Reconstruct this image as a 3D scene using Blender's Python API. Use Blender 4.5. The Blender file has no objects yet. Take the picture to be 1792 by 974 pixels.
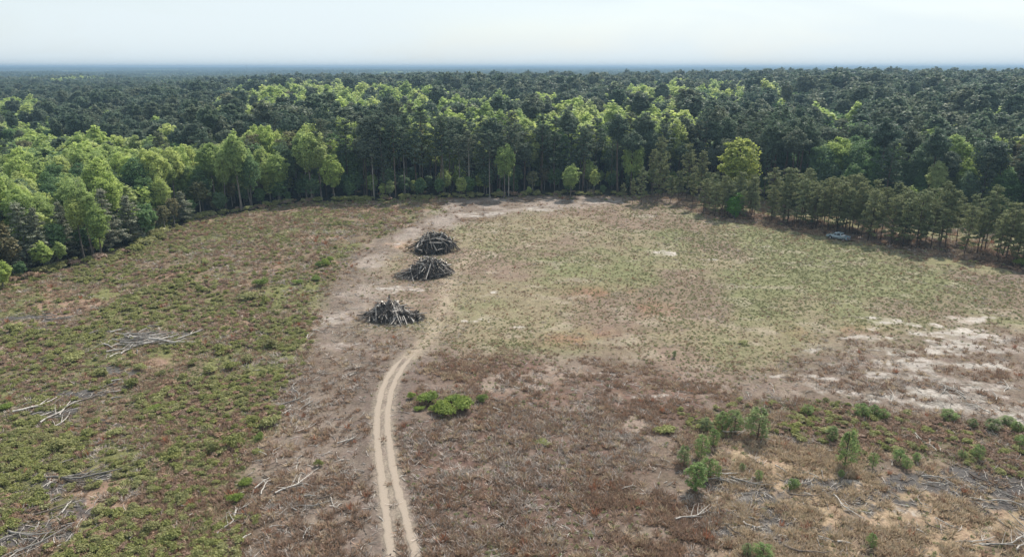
import bpy, math, random
import numpy as np
from mathutils import Vector

R = math.radians
S = bpy.context.scene
COL = S.collection
rng = np.random.default_rng(7)
random.seed(7)

# ------------------------------------------------------------------ camera
CAM_H, PITCH, FPX = 44.0, R(17.1), 1200.0
SP, CP = math.sin(PITCH), math.cos(PITCH)
cam_d = bpy.data.cameras.new('camera')
cam_d.sensor_fit = 'HORIZONTAL'
cam_d.sensor_width = 36.0
cam_d.lens = 36.0 * FPX / 1792.0
cam_d.clip_start, cam_d.clip_end = 0.5, 60000
cam = bpy.data.objects.new('camera', cam_d)
COL.objects.link(cam)
cam.location = (0, 0, CAM_H)
cam.rotation_euler = (R(90) - PITCH, 0, 0)
S.camera = cam

# ------------------------------------------------------------------ sky, sun, exposure
SUN_EL, SUN_AZ = 50.0, 27.0          # azimuth measured from the view direction (+Y) to the right
world = bpy.data.worlds.new('World')
S.world = world
world.use_nodes = True
wn = world.node_tree
for n in list(wn.nodes):
    wn.nodes.remove(n)
def N(t, kind, **kw):
    n = t.nodes.new(kind)
    for k, v in kw.items():
        setattr(n, k, v)
    return n
def L(t, a, b):
    t.links.new(a, b)
sky = N(wn, 'ShaderNodeTexSky', sky_type='NISHITA')
sky.sun_disc = False
sky.sun_elevation = R(SUN_EL)
sky.sun_rotation = R(SUN_AZ)
sky.altitude = 150
sky.air_density = 1.0
sky.dust_density = 1.6
sky.ozone_density = 1.6
tc = N(wn, 'ShaderNodeTexCoord')
mp = N(wn, 'ShaderNodeMapping')
mp.inputs['Scale'].default_value = (1.6, 1.6, 7.0)
nz = N(wn, 'ShaderNodeTexNoise')
nz.inputs['Scale'].default_value = 1.7
nz.inputs['Detail'].default_value = 6
nz.inputs['Roughness'].default_value = 0.55
nz.inputs['Distortion'].default_value = 0.4
rmp = N(wn, 'ShaderNodeValToRGB')
rmp.color_ramp.elements[0].position = 0.34
rmp.color_ramp.elements[0].color = (0.55, 0.55, 0.55, 1)
rmp.color_ramp.elements[1].position = 0.68
rmp.color_ramp.elements[1].color = (0.93, 0.93, 0.93, 1)
cloud = N(wn, 'ShaderNodeRGB')
cloud.outputs[0].default_value = (5.7, 6.35, 6.65, 1)      # thin bright overcast veil
mix = N(wn, 'ShaderNodeMixRGB')
bg = N(wn, 'ShaderNodeBackground')
bg.inputs['Strength'].default_value = 0.11
wo = N(wn, 'ShaderNodeOutputWorld')
L(wn, tc.outputs['Generated'], mp.inputs['Vector'])
L(wn, mp.outputs['Vector'], nz.inputs['Vector'])
sx = N(wn, 'ShaderNodeSeparateXYZ'); L(wn, tc.outputs['Generated'], sx.inputs[0])
hz = N(wn, 'ShaderNodeMapRange'); hz.inputs['From Min'].default_value = 0.0; hz.inputs['From Max'].default_value = .12
hz.inputs['To Min'].default_value = .16; hz.inputs['To Max'].default_value = 0.0
av = N(wn, 'ShaderNodeMath', operation='ADD'); L(wn, sx.outputs['Z'], hz.inputs['Value']); L(wn, hz.outputs[0], av.inputs[1]); L(wn, nz.outputs['Fac'], av.inputs[0])
L(wn, av.outputs[0], rmp.inputs['Fac'])
L(wn, rmp.outputs['Color'], mix.inputs['Fac'])
L(wn, sky.outputs['Color'], mix.inputs['Color1'])
L(wn, cloud.outputs[0], mix.inputs['Color2'])
L(wn, mix.outputs['Color'], bg.inputs['Color'])
L(wn, bg.outputs[0], wo.inputs['Surface'])

sun_d = bpy.data.lights.new('sun', 'SUN')
sun_d.energy = 4.4
sun_d.angle = R(0.6)
sun_d.color = (1.0, 0.93, 0.83)
sun = bpy.data.objects.new('sun', sun_d)
COL.objects.link(sun)
sdir = Vector((math.sin(R(SUN_AZ)) * math.cos(R(SUN_EL)), math.cos(R(SUN_AZ)) * math.cos(R(SUN_EL)), math.sin(R(SUN_EL))))
sun.rotation_euler = sdir.to_track_quat('Z', 'Y').to_euler()
sun.location = (60, 60, 120)

S.view_settings.view_transform = 'Standard'
S.view_settings.look = 'None'
S.view_settings.gamma = 1.0
S.view_settings.use_curve_mapping = False
S.view_settings.exposure = 0.45
S.cycles.use_denoising = True
S.cycles.denoiser = 'OPENIMAGEDENOISE'
S.cycles.denoising_input_passes = 'RGB_ALBEDO_NORMAL'
S.cycles.max_bounces = 6
S.cycles.diffuse_bounces = 4
S.cycles.glossy_bounces = 2
S.cycles.transmission_bounces = 4
S.cycles.transparent_max_bounces = 8
S.cycles.volume_bounces = 0
S.cycles.sample_clamp_indirect = 4

# ------------------------------------------------------------------ numeric helpers
def hash2(ix, iy, seed):
    h = (ix.astype(np.int64) * 374761393 + iy.astype(np.int64) * 668265263 + seed * 1274126177) & 0xffffffff
    h = ((h ^ (h >> 13)) * 1274126177) & 0xffffffff
    h = ((h ^ (h >> 16)) * 2246822519) & 0xffffffff
    h = h ^ (h >> 15)
    return (h & 0xffffff) / float(0xffffff)
def vn(x, y, s, seed=0):
    x = np.asarray(x, float) / s; y = np.asarray(y, float) / s
    ix = np.floor(x); iy = np.floor(y)
    fx = x - ix; fy = y - iy
    fx = fx * fx * (3 - 2 * fx); fy = fy * fy * (3 - 2 * fy)
    a = hash2(ix, iy, seed); b = hash2(ix + 1, iy, seed)
    c = hash2(ix, iy + 1, seed); d = hash2(ix + 1, iy + 1, seed)
    return (a * (1 - fx) + b * fx) * (1 - fy) + (c * (1 - fx) + d * fx) * fy
def fbm(x, y, s, seed=0, o=4, rough=0.5):
    t = 0; w = 0; a = 1.0
    for k in range(o):
        t = t + a * vn(x + 17.3 * k, y - 9.1 * k, s / 2 ** k, seed + 31 * k)
        w += a; a *= rough
    return t / w
def ss(a, b, x):
    t = np.clip((np.asarray(x, float) - a) / (b - a), 0, 1)
    return t * t * (3 - 2 * t)
def P(px, py):
    """a point of the photograph (1792 x 974) on level ground, in metres"""
    v = (487.0 - py) / FPX
    z = CAM_H / (SP - v * CP)
    return z * (px - 896.0) / FPX, z * (CP + v * SP)
def depth(px, py):
    return CAM_H / (SP - (487.0 - py) / FPX * CP)
def proj(x, y, h):
    z = y * CP + (CAM_H - h) * SP
    return 896 + FPX * x / z, 487 - FPX * (y * SP - (CAM_H - h) * CP) / z
def poly(pts):
    return np.array([P(*p) for p in pts])
def inside(x, y, pg):
    x = np.asarray(x, float); y = np.asarray(y, float)
    r = np.zeros(x.shape, bool); n = len(pg)
    for i in range(n):
        x1, y1 = pg[i]; x2, y2 = pg[(i + 1) % n]
        if y1 == y2: continue
        c = ((y1 > y) != (y2 > y)) & (x < (x2 - x1) * (y - y1) / (y2 - y1) + x1)
        r ^= c
    return r
def dist_line(x, y, pts, closed=False):
    x = np.asarray(x, float); y = np.asarray(y, float)
    d = np.full(x.shape, 1e9); n = len(pts)
    for i in range(n if closed else n - 1):
        x1, y1 = pts[i]; x2, y2 = pts[(i + 1) % n]
        dx, dy = x2 - x1, y2 - y1
        t = np.clip(((x - x1) * dx + (y - y1) * dy) / (dx * dx + dy * dy + 1e-9), 0, 1)
        d = np.minimum(d, np.hypot(x - x1 - t * dx, y - y1 - t * dy))
    return d
def zone(x, y, pg, feather=3.0, warp=6.0, seed=5):
    wx = x + (fbm(x, y, 14, seed) - .5) * warp
    wy = y + (fbm(x, y, 14, seed + 9) - .5) * warp
    d = dist_line(wx, wy, pg, True)
    sd = np.where(inside(wx, wy, pg), d, -d)
    return ss(-feather, feather, sd)
def blob(x, y, px, py, rx, ry):
    """soft ellipse lying on the ground; radii in metres"""
    cx, cy = P(px, py)
    return np.exp(-(((x - cx) / rx) ** 2 + ((y - cy) / ry) ** 2))

# ------------------------------------------------------------------ lie of the land
RUT_L = [(700, 1120), (684, 985), (684, 968), (676, 902), (668, 841), (661, 779), (659.5, 738), (666, 693), (678, 660), (696.5, 633.5), (712, 619)]
RUT_R = [(758, 1120), (730, 985), (727, 968), (709, 902), (692, 841), (682, 779), (678, 738), (684, 689), (696.5, 656), (717, 627), (735.5, 613)]
RL = poly(RUT_L); RR = poly(RUT_R)
RUT_ALL = [RL, RR]
CENTRE = (RL + RR) / 2

def hills(x, y):
    z = np.maximum(y * CP + 13, 20)
    px = 896 + FPX * x / z
    d = np.hypot(x, y)
    A = ss(1120, 1680, px)
    t = 5.0 * A * ss(225, 430, y) * (1 - .45 * ss(650, 1300, y))
    t = t + ss(330, 900, y) * (fbm(x, y, 420, 91, 3) - .5) * 10
    t = t + ss(900, 3500, d) * ((fbm(x, y, 1900, 77, 3) - .5) * 20 - 4)
    t = t + ss(3500, 9500, d) * (17 + 4 * ss(1200, 1792, px) + 3 * ss(300, 0, px) + 22 * (fbm(x, y, 3200, 79, 2) - .5))
    return t
def ground_z(x, y):
    x = np.asarray(x, float); y = np.asarray(y, float)
    h = hills(x, y)
    near = 1 - ss(300, 420, np.hypot(x, y))
    dt = np.minimum(dist_line(x, y, RL), dist_line(x, y, RR))
    m = ss(0.4, 3.0, dt)
    h = h + near * (fbm(x, y, 30, 11, 2) - .5) * 0.9
    rough = 0.35 + 0.65 * ss(9, -9, x - (-40 + (y - 110) * .22))       # rougher on the cut-over side
    h = h + near * m * rough * (fbm(x, y, 3.2, 3, 3) - .5) * 0.62
    return h

# ------------------------------------------------------------------ materials
MATS = {}
def newmat(name):
    m = bpy.data.materials.new(name); m.use_nodes = True
    t = m.node_tree
    for n in list(t.nodes): t.nodes.remove(n)
    o = N(t, 'ShaderNodeOutputMaterial')
    MATS[name] = m
    return m, t, o
def leafmat(name, cols, transl=0.35, rough=0.6, bright=None):
    """foliage: colour differs from plant to plant (object random) and from leaf to leaf (tint)"""
    m, t, o = newmat(name)
    oi = N(t, 'ShaderNodeObjectInfo')
    rp = N(t, 'ShaderNodeValToRGB')
    rp.color_ramp.interpolation = 'LINEAR'
    e = rp.color_ramp.elements
    e[0].position = 0; e[0].color = (*cols[0], 1)
    e[1].position = 1; e[1].color = (*cols[-1], 1)
    for i, c in enumerate(cols[1:-1]):
        k = e.new((i + 1) / (len(cols) - 1)); k.color = (*c, 1)
    at = N(t, 'ShaderNodeAttribute', attribute_name='tint')
    hs = N(t, 'ShaderNodeHueSaturation')
    mr = N(t, 'ShaderNodeMapRange')
    mr.inputs['To Min'].default_value = 0.66; mr.inputs['To Max'].default_value = 1.36
    mr2 = N(t, 'ShaderNodeMapRange')
    mr2.inputs['To Min'].default_value = 0.515; mr2.inputs['To Max'].default_value = 0.49
    L(t, oi.outputs['Random'], rp.inputs['Fac'])
    L(t, at.outputs['Fac'], mr.inputs['Value']); L(t, at.outputs['Fac'], mr2.inputs['Value'])
    L(t, rp.outputs['Color'], hs.inputs['Color'])
    L(t, mr.outputs[0], hs.inputs['Value']); L(t, mr2.outputs[0], hs.inputs['Hue'])
    pr = N(t, 'ShaderNodeBsdfPrincipled')
    pr.inputs['Roughness'].default_value = rough
    pr.inputs['Specular IOR Level'].default_value = 0.25
    tr = N(t, 'ShaderNodeBsdfTranslucent')
    mx = N(t, 'ShaderNodeMixShader'); mx.inputs[0].default_value = transl
    L(t, hs.outputs[0], pr.inputs['Base Color']); L(t, hs.outputs[0], tr.inputs['Color'])
    L(t, pr.outputs[0], mx.inputs[1]); L(t, tr.outputs[0], mx.inputs[2])
    L(t, mx.outputs[0], o.inputs['Surface'])
    return m
def barkmat(name, c1, c2, scale=3.0, rnd=0.5):
    m, t, o = newmat(name)
    tcn = N(t, 'ShaderNodeTexCoord')
    mpn = N(t, 'ShaderNodeMapping'); mpn.inputs['Scale'].default_value = (1, 1, .25)
    n1 = N(t, 'ShaderNodeTexNoise'); n1.inputs['Scale'].default_value = scale; n1.inputs['Detail'].default_value = 5
    rp = N(t, 'ShaderNodeValToRGB')
    rp.color_ramp.elements[0].position = .3; rp.color_ramp.elements[0].color = (*c1, 1)
    rp.color_ramp.elements[1].position = .72; rp.color_ramp.elements[1].color = (*c2, 1)
    oi = N(t, 'ShaderNodeObjectInfo')
    mr = N(t, 'ShaderNodeMapRange'); mr.inputs['To Min'].default_value = 1 - rnd; mr.inputs['To Max'].default_value = 1 + rnd
    hs = N(t, 'ShaderNodeHueSaturation')
    pr = N(t, 'ShaderNodeBsdfPrincipled'); pr.inputs['Roughness'].default_value = .85
    pr.inputs['Specular IOR Level'].default_value = 0.2
    L(t, tcn.outputs['Object'], mpn.inputs['Vector']); L(t, mpn.outputs[0], n1.inputs['Vector'])
    L(t, n1.outputs['Fac'], rp.inputs['Fac']); L(t, rp.outputs[0], hs.inputs['Color'])
    L(t, oi.outputs['Random'], mr.inputs['Value']); L(t, mr.outputs[0], hs.inputs['Value'])
    L(t, hs.outputs[0], pr.inputs['Base Color']); L(t, pr.outputs[0], o.inputs['Surface'])
    bp = N(t, 'ShaderNodeBump'); bp.inputs['Strength'].default_value = .5; bp.inputs['Distance'].default_value = .05
    L(t, n1.outputs['Fac'], bp.inputs['Height']); L(t, bp.outputs[0], pr.inputs['Normal'])
    return m
def plain(name, c, rough=.5, metal=0.0, alpha=None, coat=0.0, spec=.5, noise=0.0, nscale=8.0):
    m, t, o = newmat(name)
    pr = N(t, 'ShaderNodeBsdfPrincipled')
    pr.inputs['Base Color'].default_value = (*c, 1)
    pr.inputs['Roughness'].default_value = rough
    pr.inputs['Metallic'].default_value = metal
    pr.inputs['Coat Weight'].default_value = coat
    pr.inputs['Specular IOR Level'].default_value = spec
    if noise:
        n1 = N(t, 'ShaderNodeTexNoise'); n1.inputs['Scale'].default_value = nscale; n1.inputs['Detail'].default_value = 4
        tcn = N(t, 'ShaderNodeTexCoord'); L(t, tcn.outputs['Object'], n1.inputs['Vector'])
        hs = N(t, 'ShaderNodeHueSaturation'); hs.inputs['Color'].default_value = (*c, 1)
        mr = N(t, 'ShaderNodeMapRange'); mr.inputs['To Min'].default_value = 1 - noise; mr.inputs['To Max'].default_value = 1 + noise
        L(t, n1.outputs['Fac'], mr.inputs['Value']); L(t, mr.outputs[0], hs.inputs['Value']); L(t, hs.outputs[0], pr.inputs['Base Color'])
    L(t, pr.outputs[0], o.inputs['Surface'])
    return m

M_BROAD = leafmat('broadleaf_foliage', [(.30, .39, .13), (.45, .54, .16), (.34, .43, .16), (.50, .56, .19), (.41, .47, .22)], .56)
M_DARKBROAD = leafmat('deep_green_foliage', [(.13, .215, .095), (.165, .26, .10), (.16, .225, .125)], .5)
M_LIME = leafmat('lime_foliage', [(.36, .41, .09), (.38, .42, .10)], .5)
M_FRESH = leafmat('fresh_green_foliage', [(.15, .31, .06), (.17, .34, .06)], .48)
M_PINE = leafmat('pine_needles', [(.082, .125, .082), (.125, .172, .10), (.115, .148, .098), (.165, .188, .115), (.10, .148, .10)], .42)
M_PLANT = leafmat('young_pine_needles', [(.18, .205, .095), (.22, .235, .11), (.19, .225, .11)], .45)
M_CEDAR = leafmat('cedar_foliage', [(.27, .275, .20), (.23, .25, .17), (.30, .29, .22)], .4)
M_BUDS = leafmat('tan_spring_buds', [(.20, .17, .09), (.19, .19, .09)], .35)
M_BARK = barkmat('grey_bark', (.07, .058, .048), (.20, .175, .15))
M_PBARK = barkmat('pine_bark', (.055, .04, .032), (.15, .11, .085))
M_PALEBARK = barkmat('pale_bark', (.15, .135, .12), (.30, .275, .24))
M_BUSH = leafmat('shrub_leaves', [(.22, .235, .085), (.29, .30, .105), (.26, .25, .12), (.35, .355, .15)], .42)
M_BRIGHT = leafmat('bright_shrub_leaves', [(.20, .27, .065), (.25, .31, .075), (.17, .23, .07)], .45)
M_SAPL = leafmat('sapling_needles', [(.20, .29, .10), (.25, .33, .12), (.22, .27, .13)], .5)
M_WEED = leafmat('weed_leaves', [(.215, .23, .11), (.27, .265, .13), (.19, .21, .095), (.29, .28, .145)], .45)
M_BROWN = leafmat('brown_dry_grass', [(.31, .205, .145), (.25, .17, .125), (.37, .25, .17), (.30, .225, .175)], .35)
M_TAN = leafmat('straw_grass', [(.45, .35, .235), (.38, .30, .205), (.50, .40, .28)], .35)
M_GREYGR = leafmat('grey_dead_grass', [(.40, .35, .31), (.30, .265, .235), (.48, .42, .37)], .3)
M_RUST = leafmat('rust_red_grass', [(.36, .16, .09), (.26, .13, .08)], .25)

# ------------------------------------------------------------------ object helpers
def tag(o, label=None, cat=None, group=None, kind=None):
    if label: o['label'] = label
    if cat: o['category'] = cat
    if group: o['group'] = group
    if kind: o['kind'] = kind
    return o
def mesh_from(name, V, F, mats, tint=None, smooth=False, midx=None, tri=False):
    """V (n,3); F (m,k) all with k corners"""
    me = bpy.data.meshes.new(name)
    V = np.asarray(V, np.float32); F = np.asarray(F, np.int32)
    k = F.shape[1]
    me.vertices.add(len(V)); me.vertices.foreach_set('co', V.ravel())
    me.loops.add(F.size); me.loops.foreach_set('vertex_index', F.ravel())
    me.polygons.add(len(F))
    me.polygons.foreach_set('loop_start', np.arange(0, F.size, k, dtype=np.int32))
    me.polygons.foreach_set('loop_total', np.full(len(F), k, dtype=np.int32))
    if smooth: me.polygons.foreach_set('use_smooth', np.ones(len(F), bool))
    if midx is not None: me.polygons.foreach_set('material_index', np.asarray(midx, np.int32))
    for m in (mats if isinstance(mats, (list, tuple)) else [mats]): me.materials.append(m)
    if tint is not None:
        a = me.attributes.new('tint', 'FLOAT', 'POINT'); a.data.foreach_set('value', np.asarray(tint, np.float32))
    me.update(calc_edges=True)
    return me
def obj(name, me, parent=None, loc=(0, 0, 0), link=True):
    o = bpy.data.objects.new(name, me)
    if link: COL.objects.link(o)
    o.location = loc
    if parent: o.parent = parent
    return o
def empty(name, loc=(0, 0, 0), rz=0):
    o = bpy.data.objects.new(name, None); COL.objects.link(o)
    o.empty_display_size = .3
    o.location = loc; o.rotation_euler = (0, 0, rz)
    return o

def unit(v):
    return v / (np.linalg.norm(v, axis=-1, keepdims=True) + 1e-9)
class Soup:
    """collects quads"""
    def __init__(s): s.V = []; s.F = []; s.T = []; s.M = []; s.n = 0
    def add(s, V, F, T=None, m=0):
        V = np.asarray(V, float).reshape(-1, 3); F = np.asarray(F, int)
        s.V.append(V); s.F.append(F + s.n); s.n += len(V)
        s.T.append(np.full(len(V), .5) if T is None else np.asarray(T, float)); s.M.append(np.full(len(F), m))
    def quads(s, C, U, W, T=None, m=0):
        """leaf quads: centre C, half axes U and W"""
        n = len(C)
        V = np.stack([C - U * .35 - W, C + U - W * .2, C + U * .35 + W, C - U + W * .2], 1)
        s.add(V.reshape(-1, 3), np.arange(4 * n).reshape(n, 4), None if T is None else np.repeat(T, 4), m)
    def tube(s, pts, rad, sides=6, m=0, cap=True, T=None):
        pts = np.asarray(pts, float); rad = np.asarray(rad, float)
        n = len(pts)
        d = unit(np.gradient(pts, axis=0))
        ref = np.array([0, 0, 1.0]) if abs(d[:, 2]).mean() < .8 else np.array([1.0, 0, 0])
        a = unit(np.cross(d, ref)); b = np.cross(d, a)
        th = np.arange(sides) * 2 * np.pi / sides
        V = pts[:, None] + rad[:, None, None] * (np.cos(th)[None, :, None] * a[:, None] + np.sin(th)[None, :, None] * b[:, None])
        V = V.reshape(-1, 3)
        F = []
        for i in range(n - 1):
            for j in range(sides):
                j2 = (j + 1) % sides
                F.append((i * sides + j, i * sides + j2, (i + 1) * sides + j2, (i + 1) * sides + j))
        s.add(V, F, None if T is None else np.full(len(V), T), m)
        if cap:
            for i, sgn in ((0, 1), (n - 1, -1)):
                ring = V[i * sides:(i + 1) * sides]
                c = pts[i]
                Vc = np.vstack([ring, c])
                Fc = [(sides, (j + (1 if sgn > 0 else 0)) % sides, (j + (0 if sgn > 0 else 1)) % sides, (j + (0 if sgn > 0 else 1)) % sides) for j in range(sides)]
                # quads made of ring pairs instead of degenerate triangles
                if sides % 2 == 0:
                    Fc = [(sides, j, j + 1, (j + 2) % sides) for j in range(0, sides, 2)]
                    if sgn > 0: Fc = [f[::-1] for f in Fc]
                    s.add(Vc, Fc, None if T is None else np.full(len(Vc), T), CAPM if CAPM is not None else m)
    def mesh(s, name, mats, smooth=False):
        return mesh_from(name, np.vstack(s.V), np.vstack(s.F), mats, np.concatenate(s.T), smooth, np.concatenate(s.M))
CAPM = None

def leaf_axes(nrm, size, g, aspect=1.0):
    """two half axes for each quad, lying roughly across nrm"""
    n = len(nrm)
    r = unit(g.normal(size=(n, 3)))
    u = unit(np.cross(nrm, r)); w = np.cross(nrm, u)
    sz = size * g.uniform(.6, 1.35, n)[:, None]
    return u * sz, w * sz * aspect
def clump(sp, c, rad, n, size, g, m=0, up=.35, tint0=.5, flat=1.0, shell=.72, aspect=.8):
    d = unit(g.normal(size=(n, 3)))
    d[:, 2] = np.where(d[:, 2] < -.35, -d[:, 2] * .6, d[:, 2])
    rr = shell + (1 - shell) * g.random(n) ** .5
    rr *= g.uniform(.72, 1.16, n)
    C = c + d * rr[:, None] * np.array([rad, rad, rad * flat])
    nrm = unit(d + g.normal(size=(n, 3)) * .75 + np.array([0, 0, up]))
    U, W = leaf_axes(nrm, size, g, aspect)
    sp.quads(C, U, W, np.clip(tint0 + g.normal(size=n) * .17, 0, 1), m)

# ------------------------------------------------------------------ trees
def make_broadleaf(seed, h=21, cr=4.6, base=.33, nleaf=6200, lsize=.235, mats=(M_BARK, M_BROAD), sides=6, upright=.0):
    g = np.random.default_rng(seed)
    tk = Soup()
    lean = g.normal(size=2) * .35
    zs = np.linspace(0, h * .86, 8)
    tx = lean[0] * np.sin(zs / h * 2) * 1.2 + g.normal(size=8) * .05
    ty = lean[1] * np.sin(zs / h * 2) * 1.2 + g.normal(size=8) * .05
    r0 = h * .0125 + .04
    rad = r0 * (1 - zs / h) ** .8 + .03; rad[0] *= 1.3
    tr = np.stack([tx, ty, zs], 1)
    tk.tube(tr, rad, sides)
    cen = []
    zc = h * (base + 1) / 2; az_ = h * (1 - base) / 2
    nc = 40 if sides > 4 else 22
    for i in range(nc):
        d = unit(g.normal(size=3)); q = g.uniform(.45, 1.0) ** .6
        if d[2] < -.2 and g.random() < .5: d[2] = -d[2]
        taper = 1 - .16 * max(0, d[2]) - .12 * max(0, -d[2])
        c = np.array([d[0] * cr * q * .80 * taper, d[1] * cr * q * .80 * taper, zc + d[2] * az_ * q * .86])
        c += g.normal(size=3) * np.array([.35, .35, .5])
        c[0] += np.interp(c[2], zs, tx); c[1] += np.interp(c[2], zs, ty)
        cen.append((c, g.uniform(.20, .36) * cr * (.8 if d[2] > .6 else 1)))
        if i % 3 == 0:
            f = max(base * .7, min(.8, (c[2] - cr * .5 * g.uniform(.4, 1)) / h))
            p0 = np.array([np.interp(f * h, zs, tx), np.interp(f * h, zs, ty), f * h])
            mid = (p0 + c) / 2 + np.array([0, 0, -.15]) + g.normal(size=3) * .15
            tk.tube([p0, mid, c], [r0 * .42 * (1 - f * .5), r0 * .24, .03], 4 if sides <= 4 else 5)
    cw = Soup()
    tot = sum(r ** 2 for _, r in cen)
    for c, r in cen:
        t0 = .5 + g.normal() * .13
        k = max(6, int(nleaf * r * r / tot))
        for q in range(2):
            off = unit(g.normal(size=3)) * r * .35
            clump(cw, c + off, r * g.uniform(.6, .95), k // 2 + 1, lsize, g, 0, .6, t0, .8, .55)
    # loose leaves filling the whole crown between the sprays
    k = int(nleaf * .55); d = unit(g.normal(size=(k, 3))); q = g.uniform(.45, 1.0, k) ** .5
    q *= .84 + .22 * np.sin(d[:, 0] * 4 + seed) * np.sin(d[:, 1] * 5 + seed * 2) + .08 * np.sin(d[:, 2] * 9 + seed)
    tp = 1 - .16 * np.maximum(0, d[:, 2]) - .12 * np.maximum(0, -d[:, 2])
    C = np.stack([d[:, 0] * cr * .98 * q * tp, d[:, 1] * cr * .98 * q * tp, zc + d[:, 2] * az_ * q], 1) + g.normal(size=(k, 3)) * .12
    C[:, 0] += np.interp(C[:, 2], zs, tx); C[:, 1] += np.interp(C[:, 2], zs, ty)
    U, W = leaf_axes(unit(d + g.normal(size=(k, 3)) * .8 + np.array([0, 0, .5])), lsize, g, .8)
    cw.quads(C, U, W, np.clip(.5 + .2 * np.sin(d[:, 0] * 6 + seed) * np.sin(d[:, 2] * 7) + g.normal(size=k) * .16, 0, 1), 0)
    t = tk.mesh('trunk', mats[0], True); c = cw.mesh('crown', mats[1])
    return t, c

def make_pine(seed, h=25, cr=3.6, base=.5, nb=26, per=120, lsize=.26, mats=(M_PBARK, M_PINE), sides=6, dense=1.0, conic=.0, droop=0.0, spray=.75):
    g = np.random.default_rng(seed)
    tk = Soup(); cw = Soup()
    zs = np.linspace(0, h * .985, 8)
    b = g.normal(size=2) * .25
    tx = b[0] * np.sin(zs / h * 3); ty = b[1] * np.sin(zs / h * 3)
    r0 = h * .0088 + .04
    rad = r0 * (1 - zs / h * .93) ** .75
    tk.tube(np.stack([tx, ty, zs], 1), rad, sides)
    for i in range(nb):
        f = base + (.97 - base) * (i / (nb - 1)) ** .9
        q = (f - base) / (1 - base)
        if conic > .5: prof = (1 - q) ** .75 * .95 + .07
        else: prof = math.sin(math.pi * min(1, .22 + q * .70)) ** .8
        ln = max(.35, cr * prof * g.uniform(.55, 1.15))
        az = i * 2.399 + g.uniform(-.4, .4)
        el = (.10 + .65 * q) - droop
        p0 = np.array([np.interp(f * h, zs, tx), np.interp(f * h, zs, ty), f * h])
        dv = np.array([math.cos(az) * math.cos(el), math.sin(az) * math.cos(el), math.sin(el)])
        tip = p0 + dv * ln
        mid = (p0 + tip) / 2 + np.array([0, 0, (.07 if droop < .05 else .12) * ln])
        tk.tube([p0, mid, tip], [max(.025, rad[3] * .3), .03, .012], 4, cap=False)
        n = int(per * dense * (.35 + prof))
        t0 = .5 + g.normal() * .14
        s = 3 if ln > 1.2 else 2
        for k in range(s):
            a = (.45, .78, 1.0)[k] if s == 3 else (.55, .95)[k]
            c = p0 + (tip - p0) * a + g.normal(size=3) * .1 * ln
            rr = ln * spray * (.30, .36, .26)[k] + .22
            clump(cw, c + np.array([0, 0, .1]), rr, max(5, n // s), lsize, g, 0, .5, t0, .55 if droop < .05 else .38, .3, .55)
    # top tuft
    clump(cw, np.array([tx[-1], ty[-1], h * .965]), cr * .2 + .2, max(6, int(per * .5)), lsize, g, 0, .6, .55, 1.5, .3, .55)
    # a few dead stubs low on the stem
    if sides > 4:
        for i in range(6):
            f = g.uniform(base * .45, base); az = g.uniform(0, 6.28); ln = g.uniform(.5, 1.5)
            p0 = np.array([np.interp(f * h, zs, tx), np.interp(f * h, zs, ty), f * h])
            tk.tube([p0, p0 + np.array([math.cos(az) * ln, math.sin(az) * ln, -.1])], [.035, .012], 4, cap=False)
    return tk.mesh('trunk', mats[0], True), cw.mesh('crown', mats[1])

BROAD = [make_broadleaf(100 + i, h=g_[0], cr=g_[1], base=g_[2]) for i, g_ in enumerate([(21, 4.6, .30), (23, 4.2, .40), (19, 5.0, .26), (22, 5.2, .36), (24, 4.4, .45), (18, 4.2, .22)])]
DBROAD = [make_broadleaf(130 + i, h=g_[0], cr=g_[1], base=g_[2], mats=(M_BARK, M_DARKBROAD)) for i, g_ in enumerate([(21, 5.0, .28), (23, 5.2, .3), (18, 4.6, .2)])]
BUDS = [make_broadleaf(150 + i, h=21, cr=4.4, base=.35, nleaf=2600, lsize=.24, mats=(M_PALEBARK, M_BUDS)) for i in range(2)]
PINE = [make_pine(200 + i, h=g_[0], cr=g_[1], base=g_[2]) for i, g_ in enumerate([(26, 3.6, .52), (25, 4.2, .46), (27, 3.2, .58), (24, 4.4, .40), (26, 3.9, .34), (23, 3.3, .3)])]
PINE += [make_broadleaf(270 + i, h=g_[0], cr=g_[1], base=g_[2], nleaf=4200, lsize=.24, mats=(M_PBARK, M_PINE)) for i, g_ in enumerate([(25, 3.9, .62), (26, 4.4, .66), (24, 4.6, .58)])]
PLANT = [make_pine(230 + i, h=g_[0], cr=g_[1], base=g_[2], nb=30, per=105, lsize=.17, mats=(M_PBARK, M_PLANT), spray=.8) for i, g_ in enumerate([(12.5, 2.5, .20), (13, 2.3, .33), (11.5, 2.6, .14), (12.8, 2.8, .26), (12, 2.0, .38)])]
CEDAR = [make_pine(250 + i, h=g_[0], cr=g_[1], base=.09, nb=52, per=105, lsize=.24, mats=(M_BARK, M_CEDAR), conic=1, droop=.32, spray=.85) for i, g_ in enumerate([(15, 3.6), (13.5, 3.2), (14.5, 3.9)])]

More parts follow.
